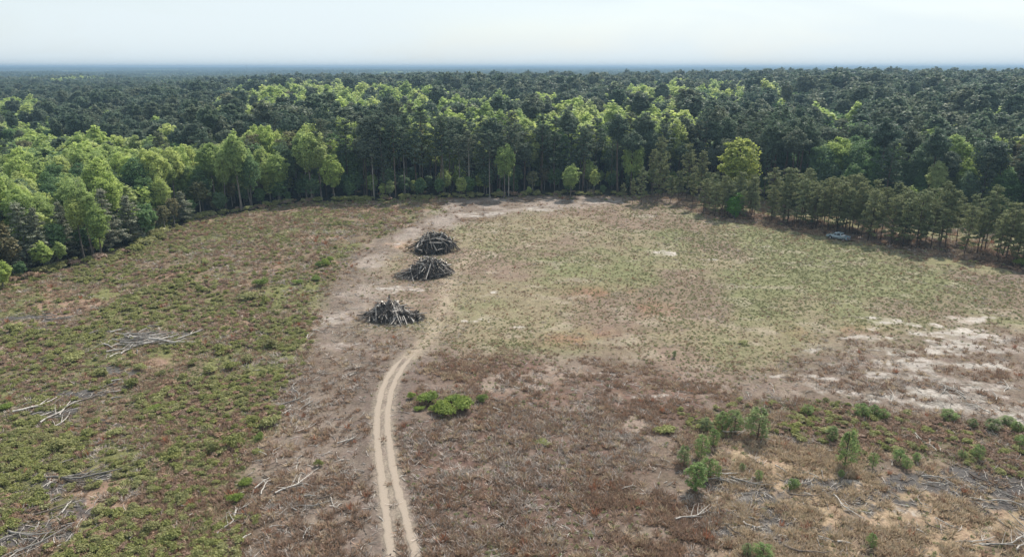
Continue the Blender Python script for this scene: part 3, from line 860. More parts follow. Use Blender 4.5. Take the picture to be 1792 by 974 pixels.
ux, uy, ue = ux[k], uy[k], ue[k]; un = len(ux)
us = g.uniform(.22, .62, un) * (.75 + .25 * ss(0, 8, ue))
pts = np.vstack([pts, np.stack([ux, uy, ground_z(ux, uy) - .5], 1)])
rot = np.vstack([rot, np.stack([0 * ux, 0 * ux, g.uniform(0, 6.28, un)], 1)])
scl = np.vstack([scl, np.stack([us * 1.15, us * 1.15, us * .95], 1)])
uk = g.random(un)
idx = np.concatenate([idx, np.where(uk < .45, choose('broad', un), np.where(uk < .85, choose('dark', un), choose('buds', un)))])
# far patches
s = 68.0
cx, cy = [], []
for r in np.arange(1110, 12000, s):
    m_ = int(2 * r * math.sin(R(HALF)) / s) + 1
    a = np.radians(np.linspace(-HALF, HALF, m_))
    q = 1.0 if r < 5000 else 1.0
    cx.append(r * np.sin(a) + g.uniform(-8, 8, m_)); cy.append(r * np.cos(a) + g.uniform(-8, 8, m_))
cx = np.concatenate(cx); cy = np.concatenate(cy)
n2 = len(cx)
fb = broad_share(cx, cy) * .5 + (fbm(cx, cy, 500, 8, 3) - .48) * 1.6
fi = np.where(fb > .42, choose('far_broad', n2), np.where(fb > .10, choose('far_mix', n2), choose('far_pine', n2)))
pts2 = np.stack([cx, cy, hills(cx, cy) + g.normal(size=n2) * 1.2 - 1.0], 1)
rot2 = np.stack([0 * cx, 0 * cx, np.round(g.uniform(0, 4, n2)) * math.pi / 2 + g.uniform(-.3, .3, n2)], 1)
sc2 = np.stack([np.full(n2, 1.0), np.full(n2, 1.0), g.uniform(.9, 1.12, n2)], 1)
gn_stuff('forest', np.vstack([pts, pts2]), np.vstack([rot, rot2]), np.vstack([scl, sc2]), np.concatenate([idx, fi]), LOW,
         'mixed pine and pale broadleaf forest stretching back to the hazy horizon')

# ---- single trees the eye picks out
def lone(src, name, pxb, pyb, pyt, src_h, wpx, src_w, label, group=None, rz=None, cat='tree'):
    X, Y = P(pxb, pyb); h = height_for(pxb, pyb, pyt) - float(hills(X, Y))
    w = wpx / FPX * depth(pxb, pyb)
    return copy_tree(src, name, X, Y, h / src_h, w / src_w, g.uniform(0, 6.28) if rz is None else rz, label, cat, group)
lime = make_broadleaf(500, 25, 5.6, .20, 5200, .30, (M_BARK, M_LIME))
lone(lime, 'broadleaf_tree', 1287, 362, 228, 25.5, 72, 10.2, 'tall lime-green broadleaf tree rising above the young pines left of the truck')
fresh = make_broadleaf(501, 9, 2.9, .08, 3400, .22, (M_BARK, M_FRESH))
lone(fresh, 'broadleaf_tree', 1284, 383, 333, 9.2, 40, 6.3, 'small fresh green tree standing in front of the lime-green tree')
CED = [(50, 472, 352, 70, 'broad grey-green cedar nearest the left edge of the wood'), (77, 468, 361, 46, 'slim grey-green cedar with tiered boughs right of the broad edge cedar'),
       (156, 436, 314, 50, 'tallest thin-topped cedar, between the slim one and the big tiered one'), (193, 436, 327, 60, 'big tiered grey-green cedar in the middle of the cedar clump'),
       (231, 424, 340, 52, 'pointed grey-green cedar at the right side of the cedar clump'), (271, 400, 363, 36, 'short rounded grey cedar in the gap right of the clump'),
       (322, 388, 334, 44, 'lone leaning cedar at the corner of the cut-over land'), (118, 450, 350, 44, 'shaded cedar half hidden between slim cedar and tallest cedar')]
for i, (a, b, c_, w, lab) in enumerate(CED):
    lone(CEDAR[i % 3], 'cedar_tree', a, b, c_, (15, 13.5, 14.5)[i % 3], w, (7.2, 6.4, 7.8)[i % 3], lab, 'cedars at the left edge of the wood')
lone(BROAD[5], 'broadleaf_tree', 6, 506, 452, 18, 36, 8.2, 'small olive-green tree at the very left edge below the wood')
# pale tall stems along the middle of the edge
PALEP = [make_pine(520 + i, 24, 3.0, .60, nb=20, mats=(M_PALEBARK, M_PINE)) for i in range(2)]
for i, (a, b, t_) in enumerate([(563, 350, 225), (709, 345, 220), (777, 344, 212), (805, 343, 232), (821, 343, 225), (857, 343, 222), (890, 342, 216), (655, 348, 235)]):
    lone(PALEP[i % 2], 'pine_tree', a, b, t_, 24.5, 30, 6.2, 'slender pine with a pale bare stem, %s from the left along the wood edge' % ORD[min(i, 11)] if i < 0 else 'slender pine with a pale bare stem on the edge of the wood', 'pale-stemmed pines on the wood edge')
for i, (a, b, t_, w) in enumerate([(1122, 357, 290, 20), (1107, 355, 310, 12), (1151, 350, 238, 28), (1173, 352, 305, 16), (1186, 356, 296, 20), (1090, 352, 318, 10), (1140, 346, 258, 24), (1162, 347, 262, 20), (1200, 350, 250, 26), (1225, 352, 262, 26), (1244, 356, 300, 20)]):
    lone(PLANT[i % 5], 'pine_tree', a, b, t_, (12.5, 13, 11.5, 12.8, 12)[i % 5], w, 4.6, ['short', 'tiny', 'tall', 'thin', 'stubby'][i % 5] + ' open-crowned pine standing apart in the grassy gap', 'sparse pines in the grassy gap')
for i, (a, b, t_, w, ph) in enumerate([(465, 281, 190, 46, 'biggest dark round-headed pine standing out of the pale green wood on the left'), (512, 286, 204, 34, 'dark round-headed pine just right of the biggest one'), (398, 292, 208, 30, 'dark round-headed pine left of the biggest one'),
                               (344, 300, 213, 28, 'small dark pine head among pale green crowns, far from the biggest'), (205, 290, 196, 30, 'dark pine head above the pale green wood at the left'), (1640, 262, 148, 38, 'tall dark pine breaking the skyline of the wood at the right'), (1612, 266, 160, 34, 'dark pine just left of the tall one at the right skyline'), (1668, 264, 158, 34, 'dark pine just right of the tall one at the right skyline'), (1440, 330, 224, 40, 'tall grey-green pine behind the left of the young pine row')]):
    lone(PINE[6 + i % 3], 'pine_tree', a, b, t_, 25.5, w, 9.0, ph, 'emergent dark pines')
lone(DBROAD[0], 'broadleaf_tree', 1548, 352, 262, 21, 62, 9.6, 'wide muted green tree rising over the young pines right of the pickup', 'crowns above the young pine row')
lone(BROAD[2], 'broadleaf_tree', 1722, 356, 250, 19, 64, 9.6, 'wide pale green tree rising over the right end of the young pine row', 'crowns above the young pine row')
lone(DBROAD[1], 'broadleaf_tree', 1395, 300, 205, 23, 52, 9.6, 'deep green round tree in the shaded wood above the left of the young pines', 'round deep green crowns at the right')
lone(DBROAD[0], 'broadleaf_tree', 1478, 300, 208, 21, 56, 9.6, 'deep green wide tree in the shaded wood above the pickup', 'round deep green crowns at the right')
lone(BROAD[3], 'broadleaf_tree', 882, 346, 245, 22, 36, 9.6, 'yellow-green slim tree in front of the dark pine edge behind the sandy strip', 'pale trees at the dark pine edge')
lone(BROAD[0], 'broadleaf_tree', 998, 348, 283, 21, 34, 9.0, 'short pale green tree low in front of the dark pine edge', 'pale trees at the dark pine edge')
# rows of young pines along the right of the field
A0 = np.array(P(1196, 366)); pl_line = resample(poly([(1205, 368), (1245, 380), (1300, 386), (1345, 388), (1420, 402), (1500, 418), (1600, 436), (1700, 452), (1800, 474), (1900, 500)]), 2.9)
pl_line = pl_line[:]
d_ = unit(np.gradient(pl_line, axis=0)); nr_ = np.stack([-d_[:, 1], d_[:, 0]], 1)
if nr_[len(nr_) // 2][0] < 0: nr_ = -nr_
pn = 0
for row in range(5):
    for i in range(len(pl_line)):
        p = pl_line[i] + nr_[i] * (row * 3.3 + 1.0 + g.uniform(-.9, .9)) + d_[i] * g.uniform(-1.1, 1.1)
        qx, qy = proj(p[0], p[1], 0)
        if g.random() < (.17 if qx > 1330 else (.30 + .12 * row)) + (.25 if row > 3 else 0): continue
        if qx > 1900: continue
        v = g.integers(5); s_ = g.uniform(.78, 1.22) * (1.0 if qx > 1320 else .86) * (1.0 + .05 * ss(1500, 1750, qx))
        where = ('left end of the row' if qx < 1340 else 'left of the pickup' if qx < 1450 else 'behind the pickup' if qx < 1495 else 'just right of the pickup' if qx < 1600 else 'far right of the pickup' if qx < 1710 else 'at the right edge')
        rn = ['front', 'second', 'third', 'fourth', 'back'][row]
        copy_tree(PLANT[v], 'pine_tree', p[0], p[1], s_ * 1.02, s_ * g.uniform(.78, 1.08), g.uniform(0, 6.28), 'young pine with bare lower stem in the %s line, %s' % (rn, where), 'tree', 'young pines beside the field, %s line, %s' % (rn, where), .03)
        pn += 1
print('individual trees', len(jobs), 'plantation', pn, 'forest points', n, n2)

# ------------------------------------------------------------------ shrubs, saplings
def make_shrub(seed, h, w, n, ls, mat, lobes=6):
    g = np.random.default_rng(seed); tk = Soup(); sp = Soup()
    for i in range(lobes):
        az = g.uniform(0, 6.28); q = w * .5 * g.uniform(.15, .75) if i else 0
        hh = h * g.uniform(.5, .85) * (1 - .35 * q / (w * .5))
        c = np.array([math.cos(az) * q, math.sin(az) * q, hh * .62])
        tk.tube([(0, 0, 0), c * .6 + g.normal(size=3) * .03, c + np.array([0, 0, hh * .2])], [.03, .022, .01], 4, cap=False)
        clump(sp, c, w * .26, n // lobes, ls, g, 0, .6, .5 + g.normal() * .14, max(.6, hh / w * 1.1), .35, .6)
    return tk.mesh('stems', M_BARK), sp.mesh('leaves', mat)
def make_sapling(seed, h, w, n, ls, mat):
    g = np.random.default_rng(seed); tk = Soup(); sp = Soup()
    tk.tube([(0, 0, 0), (.03, 0, h * .5), (0, .02, h * .95)], [.04, .03, .012], 5)
    nb = 34
    for i in range(nb):
        q = i / (nb - 1); z = h * (.10 + .82 * q); r = w * .5 * math.sin(math.pi * min(1, .20 + .72 * q)) ** .7 * g.uniform(.6, 1.15)
        az = i * 2.4 + g.uniform(-.5, .5)
        c = np.array([math.cos(az) * r * .75, math.sin(az) * r * .75, z + r * .25])
        tk.tube([(0, 0, z - .1), c], [.015, .006], 4, cap=False)
        clump(sp, c, max(.10, r * .42), n // nb, ls, g, 0, .7, .5 + g.normal() * .17, 1.35, .25, .45)
    return tk.mesh('trunk', M_PBARK), sp.mesh('crown', mat)
SHRUB = [make_shrub(600 + i, 1.3, 1.6, 620, .085, M_BUSH) for i in range(4)]
BSHRUB = [make_shrub(610 + i, 1.7, 2.2, 1400, .085, M_BRIGHT, 9) for i in range(3)]
SAPL = [make_sapling(620 + i, 2.0, (1.3, 1.1, 1.5)[i], 1700, .055, M_SAPL) for i in range(4 - 1)]
def place(src, parts, name, X, Y, sh, sw, label, cat, group):
    root = empty(name, (X, Y, float(ground_z(X, Y)) - .05), g.uniform(0, 6.28)); root.scale = (sw, sw, sh)
    tag(root, label, cat, group)
    for n_, me in zip(parts, src): obj(n_, me, root)
# the bright bushes right of the track
for i, (a, b, w, h_, lab) in enumerate([(752, 712, 38, 34, 'bright green bush at the left of the clump beside the track'), (719, 704, 17, 20, 'small bright green bush nearest the track, left of the clump'),
        (778, 731, 42, 40, 'widest bright green bush at the front of the clump beside the track'), (813, 722, 42, 36, 'bright green bush in the right half of the clump beside the track'), (845, 711, 20, 24, 'little bright green bush at the right tip of the clump'),
        (734, 724, 18, 14, 'low bright green bush in front of the clump, towards the track'), (795, 712, 30, 26, 'bright green bush at the back of the clump'), (764, 727, 24, 22, 'low bright green bush between the two front bushes of the clump')]):
    X, Y = P(a, b - 4); z = depth(a, b)
    place(BSHRUB[i % 3], ('stems', 'leaves'), 'green_bush', X, Y, h_ / FPX * z / 1.75, w / FPX * z / 2.0, lab, 'bush', 'bright bushes right of the track')
def c3(cx, cy): return 1192 + cx / 2.435, 574 + cy / 2.435
SP_ = [(325, 475, 130, 85), (175, 450, 88, 55), (225, 455, 95, 55), (105, 445, 52, 45), (135, 515, 82, 42), (85, 565, 100, 50), (12, 590, 84, 45), (60, 705, 122, 90), (115, 645, 84, 50), (695, 605, 160, 70), (640, 490, 66, 50), (540, 375, 42, 34),
       (770, 385, 56, 50), (822, 380, 46, 36), (860, 395, 40, 36), (930, 575, 52, 46), (1000, 575, 42, 34), (815, 605, 66, 30), (1265, 565, 66, 40), (1240, 435, 42, 34), (1450, 510, 46, 40), (1432, 448, 40, 40), (280, 985, 60, 40), (345, 990, 60, 60), 
       (810, 945, 62, 34), (470, 695, 50, 34), (330, 655, 44, 24), (260, 615, 34, 20), (680, 645, 34, 26), (1195, 560, 36, 24), (960, 605, 48, 34), (1390, 420, 34, 60), (1140, 400, 40, 50), (1320, 440, 48, 50), (-30, 130, 30, 20), (490, 690, 40, 22), (155, 650, 60, 22)]
names_ = ['tallest', 'broad', 'slim', 'low', 'leaning', 'thin', 'bushy', 'bright dense', 'pointed', 'stocky']
def near_what(px, py):
    if px > 1650: return 'near the right edge below the pale sandy patches'
    if px > 1500: return 'in the shrubby band below the sandy patches'
    if px > 1380: return 'in the middle of the bottom right straw grass'
    if px > 1270: return 'among the pair of saplings left of the straw grass'
    if py > 900: return 'at the bottom edge beside grey dead sticks'
    return 'in the sapling group right of the brown grass'
for i, (cx_, cy_, hh_, ww_) in enumerate(SP_):
    a, b = c3(cx_, cy_); X, Y = P(a, b - 3); z = depth(a, b)
    H_ = hh_ / 2.435 / FPX * z / CP * 1.0; W_ = ww_ / 2.435 / FPX * z
    place(SAPL[i % 3], ('trunk', 'crown'), 'pine_sapling', X, Y, H_ / 1.85, W_ / .95, '%s green sapling %s' % (names_[i % 10], near_what(a, b)), 'sapling', 'green saplings at the lower right')
def c1(cx, cy): return cx / 1.972, 480 + cy / 1.972
LB = [(905, 48, 50, 50, 1), (916, 105, 48, 44, 0), (862, 90, 36, 95, 0), (872, 520, 52, 44, 0), (932, 530, 72, 78, 0), (897, 575, 46, 36, 1), (740, 620, 60, 60, 0), (800, 600, 76, 74, 0), (815, 795, 56, 50, 1), (845, 738, 46, 44, 1), (885, 626, 30, 50, 0), (535, 470, 34, 40, 1),
      (665, 310, 46, 40, 0), (205, 612, 66, 88, 0), (455, 385, 46, 66, 0), (1100, 665, 44, 34, 0), (255, 300, 50, 80, 0), (40, 200, 48, 60, 0), (15, 465, 36, 44, 1), (10, 745, 60, 50, 0), (15, 790, 30, 30, 1), (600, 640, 60, 80, 0), (630, 790, 50, 60, 0), (930, 250, 50, 50, 0), (965, 365, 40, 44, 0),
      (760, 265, 50, 66, 0), (350, 345, 44, 66, 0), (120, 330, 36, 44, 0), (480, 330, 44, 50, 0), (560, 350, 40, 40, 0), (690, 60, 36, 44, 0), (640, 130, 36, 44, 0), (1090, 20, 26, 40, 1), (1030, 40, 28, 40, 1), (720, 340, 46, 60, 0), (800, 330, 50, 60, 0), (860, 300, 44, 60, 0),
      (340, 840, 50, 60, 0), (300, 560, 44, 60, 0), (400, 560, 40, 60, 0), (120, 760, 40, 60, 0), (460, 830, 50, 60, 0), (520, 900, 60, 70, 0), (600, 930, 60, 80, 0)]
LB2 = [(a * 350 / 1550., 300 + b / 4.4286, h_, w_, k_) for a, b, h_, w_, k_ in [(1340, 640, 50, 60, 2), (880, 700, 50, 110, 0), (740, 740, 50, 90, 0), (820, 720, 50, 90, 0), (1020, 740, 60, 80, 0), (1180, 540, 90, 100, 0), (1260, 540, 90, 100, 0), (1450, 640, 50, 70, 0), (870, 640, 50, 40, 1)]]
pos_ = [(*c1(a, b), h_ / 1.972, w_ / 1.972, k_) for a, b, h_, w_, k_ in LB] + [(a, b, h_ / 4.43, w_ / 4.43, k_) for a, b, h_, w_, k_ in LB2]
pos_ += [(570, 468, 24, 18, 1), (578, 462, 20, 14, 1), (560, 470, 18, 14, 1), (362, 465, 16, 18, 2), (300, 436, 12, 14, 2)]
pos_ += [(1785, 470, 22, 26, 1), (950, 778, 8, 30, 0), (1165, 757, 20, 40, 0), (1000, 350, 5, 10, 2), (1060, 352, 5, 10, 2), (1300, 600, 10, 22, 2)]
for i, (a, b, h_, w_, k_) in enumerate(pos_):
    X, Y = P(a, b - 2); z = depth(a, b)
    src = BSHRUB[i % 3] if k_ == 1 else SHRUB[i % 4]
    wh = ('in the lower left corner' if b > 850 and a < 300 else 'beside the pale tangle of dead branches' if a < 330 and b > 560 else 'at the roadside edge of the cut-over land' if a > 400 and a < 560 and b > 620 else
          'in the middle of the cut-over land' if b > 560 and a < 520 else 'on the upper cut-over slope' if a < 620 and b < 560 and a > 250 else 'below the cedars' if a < 700 else 'out on the field')
    place(src, ('stems', 'leaves'), 'green_bush', X, Y, h_ / FPX * z / (1.75 if k_ == 1 else 1.35), w_ / FPX * z / (2.0 if k_ == 1 else 1.5),
          '%s %s bush %s' % (('rounded', 'spreading', 'ragged', 'upright', 'small', 'leafy', 'patchy', 'twiggy')[i % 8], 'bright green' if k_ == 1 else 'olive green', wh), 'bush', 'bushes scattered over the cut-over land')

# ------------------------------------------------------------------ uncountable ground cover
def tuft(seed, n, h, spread, w, mat, lean=.5):
    g = np.random.default_rng(seed); az = g.uniform(0, 6.28, n)
    d = np.stack([np.cos(az), np.sin(az), 0 * az], 1)
    b = d * (g.random(n) * spread * .45)[:, None]
    hh = h * g.uniform(.55, 1.1, n)
    tip = b + d * (hh * lean * g.uniform(.2, 1.3, n))[:, None]; tip[:, 2] = hh
    s_ = np.stack([-np.sin(az), np.cos(az), 0 * az], 1) * w
    mid = (b + tip) / 2 + np.array([0, 0, .12 * h])
    V = np.stack([b - s_, b + s_, tip + s_ * .3, tip - s_ * .3], 1); V[:, :, 2] = np.maximum(V[:, :, 2], -.02)
    T = np.repeat(g.random(n), 4)
    return mesh_from('tuft', V.reshape(-1, 3), np.arange(4 * n).reshape(n, 4), mat, T)
def herb(seed, n, h, r, ls, mat):
    g = np.random.default_rng(seed); sp = Soup()
    for k in range(3):
        c = np.array([*(g.normal(size=2) * r * .4), h * .5])
        clump(sp, c, r * .6, n // 3, ls, g, 0, .8, .5 + g.normal() * .15, h / r * .7, .2, .6)
    return sp.mesh('herb', mat)
def source(name, meshes):
    c = bpy.data.collections.new(name)
    for i, me in enumerate(meshes):
        c.objects.link(bpy.data.objects.new('%s%02d' % (name[:3], i), me))
    return c
def scatter(n_try, dens, seed, rmax=262, px_lim=(-60, 1860), near_bias=1.35):
    g = np.random.default_rng(seed)
    r = 54 + (rmax - 54) * g.random(n_try) ** near_bias
    a = np.radians(g.uniform(-42, 42, n_try))
    X = r * np.sin(a); Y = r * np.cos(a)
    qx, qy = proj(X, Y, 0)
    k = (qx > px_lim[0]) & (qx < px_lim[1]) & (qy < 1020)
    X, Y = X[k], Y[k]
    p = dens(X, Y)
    k = g.random(len(X)) < p
    return X[k], Y[k], g
def clear_of_track(X, Y):
    d = np.minimum(dist_line(X, Y, RL), dist_line(X, Y, RR))
    return d
# dry grass
def d_dry(X, Y):
    z = zones(X, Y); d = clear_of_track(X, Y)
    w = .55 * z['brown'] + .26 * z['straw'] + .35 * z['cut'] + .22 * z['field'] + .25 * (1 - z['field']) * (1 - z['cut']) * (1 - z['brown']) + .5 * z['bush'] + .9 * z['pfloor'] * .5
    w = w * (.12 + 1.3 * ss(.38, .62, fbm(X, Y, 3.0, 301, 3)))
    w *= (1 - .85 * spots(X, Y, SCALDS, 81)) * (1 - .75 * spots(X, Y, CHAR, 71)) * (1 - .85 * z['sand']) * z['clear']
    return w * np.where(d < .7, 0, 1) * (.35 + .65 * ss(1.5, 5, d))
DRY = source('dry_grass_sources', [tuft(700 + i, 26, .34, .5, .028, M_BROWN, .7) for i in range(3)] + [tuft(710 + i, 26, .38, .45, .026, M_TAN, .8) for i in range(3)] + [tuft(720 + i, 20, .30, .6, .028, M_GREYGR, 1.1) for i in range(2)] + [tuft(730, 26, .5, .45, .03, M_RUST, .5)])
X, Y, gg = scatter(230000, d_dry, 801)
z = zones(X, Y); n = len(X)
u = gg.random(n); nn = fbm(X, Y, 9, 305, 3)
pt = np.clip(.14 + .75 * z['straw'] + .25 * z['field'] + (nn - .5) * .8, .03, .9); pg_ = .22 + (fbm(X, Y, 12, 306, 3) - .5) * 1.0
idx = np.where(u < pt, 3 + gg.integers(0, 3, n), gg.integers(0, 3, n))
idx = np.where(gg.random(n) < pg_ * (1 - .6 * z['straw']), 6 + gg.integers(0, 2, n), idx)
idx = np.where(gg.random(n) < .008 + .05 * (z['cut'] * ss(.62, .72, nn)), 8, idx)
sc_ = gg.uniform(.6, 1.5, n) * (1 + .5 * ss(120, 220, np.hypot(X, Y))) * (1 - .45 * z['field'])
gn_stuff('dry_grass', np.stack([X, Y, ground_z(X, Y) - .02], 1), np.stack([gg.normal(size=n) * .15, gg.normal(size=n) * .15, gg.uniform(0, 6.28, n)], 1),
         np.stack([sc_ * 1.3, sc_ * 1.3, sc_ * gg.uniform(.5, 1.1, n)], 1), idx, DRY, 'brown, straw and grey dry grass tufts over the cut-over ground')
print('dry', n)
# green weeds
def d_weed(X, Y):
    z = zones(X, Y); d = clear_of_track(X, Y)
    qx, qy = proj(X, Y, 0)
    f = z['field'] * np.clip(.22 + .5 * ss(950, 1450, qx) * ss(640, 470, qy) + .9 * (fbm(X, Y, 16, 321, 3) - .5), .04, 1)
    w = f * .85 + z['cut'] * .6 * ss(.36, .55, fbm(X, Y, 7, 322, 3)) + .05 * z['brown'] + .06 * z['straw'] + .3 * z['bush']
    return w * (1 - .8 * spots(X, Y, SCALDS, 81)) * (1 - .8 * spots(X, Y, CHAR, 71)) * (1 - .8 * z['sand']) * z['clear'] * np.where(d < .8, 0, 1) * (1 - .8 * z['pfloor'])
WEED = source('weed_sources', [herb(740 + i, 27, .20, .26, .07, M_WEED) for i in range(4)])
X, Y, gg = scatter(270000, d_weed, 802)
n = len(X)
sc_ = gg.uniform(.35, 1.25, n) ** 1.2 * (1 + .45 * ss(120, 220, np.hypot(X, Y)))
gn_stuff('weeds', np.stack([X, Y, ground_z(X, Y) - .02], 1), np.stack([gg.normal(size=n) * .1, gg.normal(size=n) * .1, gg.uniform(0, 6.28, n)], 1),
         np.stack([sc_, sc_, sc_ * gg.uniform(.5, 1.2, n)], 1), gg.integers(0, 4, n), WEED, 'low green weeds sprinkled over the field and cut-over land')
print('weeds', n)
# undergrowth: knee-high shrubs
def d_under(X, Y):
    z = zones(X, Y); d = clear_of_track(X, Y)
    e = dist_line(X, Y, CLEAR, True)
    qx, qy = proj(X, Y, 0)
    w = z['cut'] * (.08 + .75 * ss(.40, .60, fbm(X, Y, 9, 331, 4) + .05 * ss(480, 620, qy)) * (.35 + 1.1 * ss(.36, .58, fbm(X, Y, 30, 338, 3)))) + z['bush'] * .8 * ss(.35, .5, fbm(X, Y, 5, 332, 3)) + .35 * np.exp(-(e / 4) ** 2) * .8
    w += .5 * z['pfloor']
    return w * (1 - .85 * spots(X, Y, SCALDS, 81)) * (1 - .9 * spots(X, Y, CHAR, 71)) * (1 - .9 * z['sand']) * np.where(d < 2.0, 0, 1) * (1 - .95 * z['field'] * (e > 4)) * np.where(inside(X, Y, CLEAR) | (e < 12), 1, 0)
UND = source('undergrowth_sources', [make_shrub(750 + i, .8, 1.2, 210, .10, M_BUSH, 4)[1] for i in range(4)] + [make_shrub(760 + i, .7, 1.1, 150, .10, M_BROWN, 4)[1] for i in range(2)])
X, Y, gg = scatter(75000, d_under, 803, 275, near_bias=1.1)
n = len(X); z = zones(X, Y); e = dist_line(X, Y, CLEAR, True)
brown = gg.random(n) < np.clip(.18 + .5 * z['bush'] + .8 * z['pfloor'] + (fbm(X, Y, 10, 335, 3) - .5) * 1.2, .05, .95)
idx = np.where(brown, 4 + gg.integers(0, 2, n), gg.integers(0, 4, n))
sc_ = gg.uniform(.35, 1.1, n) ** 1.0 * (.75 + .7 * fbm(X, Y, 15, 337, 2)) * np.where(inside(X, Y, CLEAR), 1, 2.4) * (1 + .25 * ss(5, 0, e) * (1 - .6 * z['pfloor']))
gn_stuff('undergrowth', np.stack([X, Y, ground_z(X, Y) - .04], 1), np.stack([gg.normal(size=n) * .1, gg.normal(size=n) * .1, gg.uniform(0, 6.28, n)], 1),
         np.stack([sc_ * 1.1, sc_ * 1.1, sc_], 1), idx, UND, 'knee-high olive and brown brush covering the cut-over land')
print('under', n)

# ------------------------------------------------------------------ piles of cut logs
M_LOGD = barkmat('dark_log_bark', (.03, .026, .024), (.09, .078, .07), 3, .5)
M_LOGG = barkmat('grey_log_wood', (.20, .18, .165), (.48, .44, .40), 4, .35)
M_CUT = plain('cut_wood', (.78, .70, .60), .8, noise=.25, nscale=6)
M_STICK = barkmat('silver_dead_wood', (.23, .21, .19), (.48, .445, .40), 5, .5)
M_STICKB = barkmat('brown_dead_wood', (.10, .08, .065), (.22, .18, .15), 5, .4)
CAPM = 1
def make_log(seed, ln, r, mat):
    g = np.random.default_rng(seed); sp = Soup()
    t = np.linspace(-.5, .5, 6)
    b = g.normal(size=2) * .03 * ln
    p = np.stack([t * ln, b[0] * np.cos(t * 3), b[1] * np.cos(t * 3)], 1)
    sp.tube(p, r * (1 - .35 * (t + .5)) * (1 + g.normal(size=6) * .05), 8)
    if g.random() < .5:
        a = g.uniform(0, 6.28); q = g.uniform(-.3, .3) * ln
        sp.tube([(q, 0, 0), (q + .15, math.cos(a) * r * 2.5, math.sin(a) * r * 2.5)], [r * .4, r * .3], 6)
    return sp.mesh('log', [mat, M_CUT], True)
LOGD = [make_log(800 + i, g_[0], g_[1], M_LOGD) for i, g_ in enumerate([(4.6, .15), (3.4, .19), (5.4, .13), (2.6, .22), (4.0, .11), (3.0, .14)])]
LOGG = [make_log(820 + i, g_[0], g_[1], M_LOGG) for i, g_ in enumerate([(4.4, .13), (3.2, .16), (5.0, .11), (2.2, .17)])]
CAPM = None
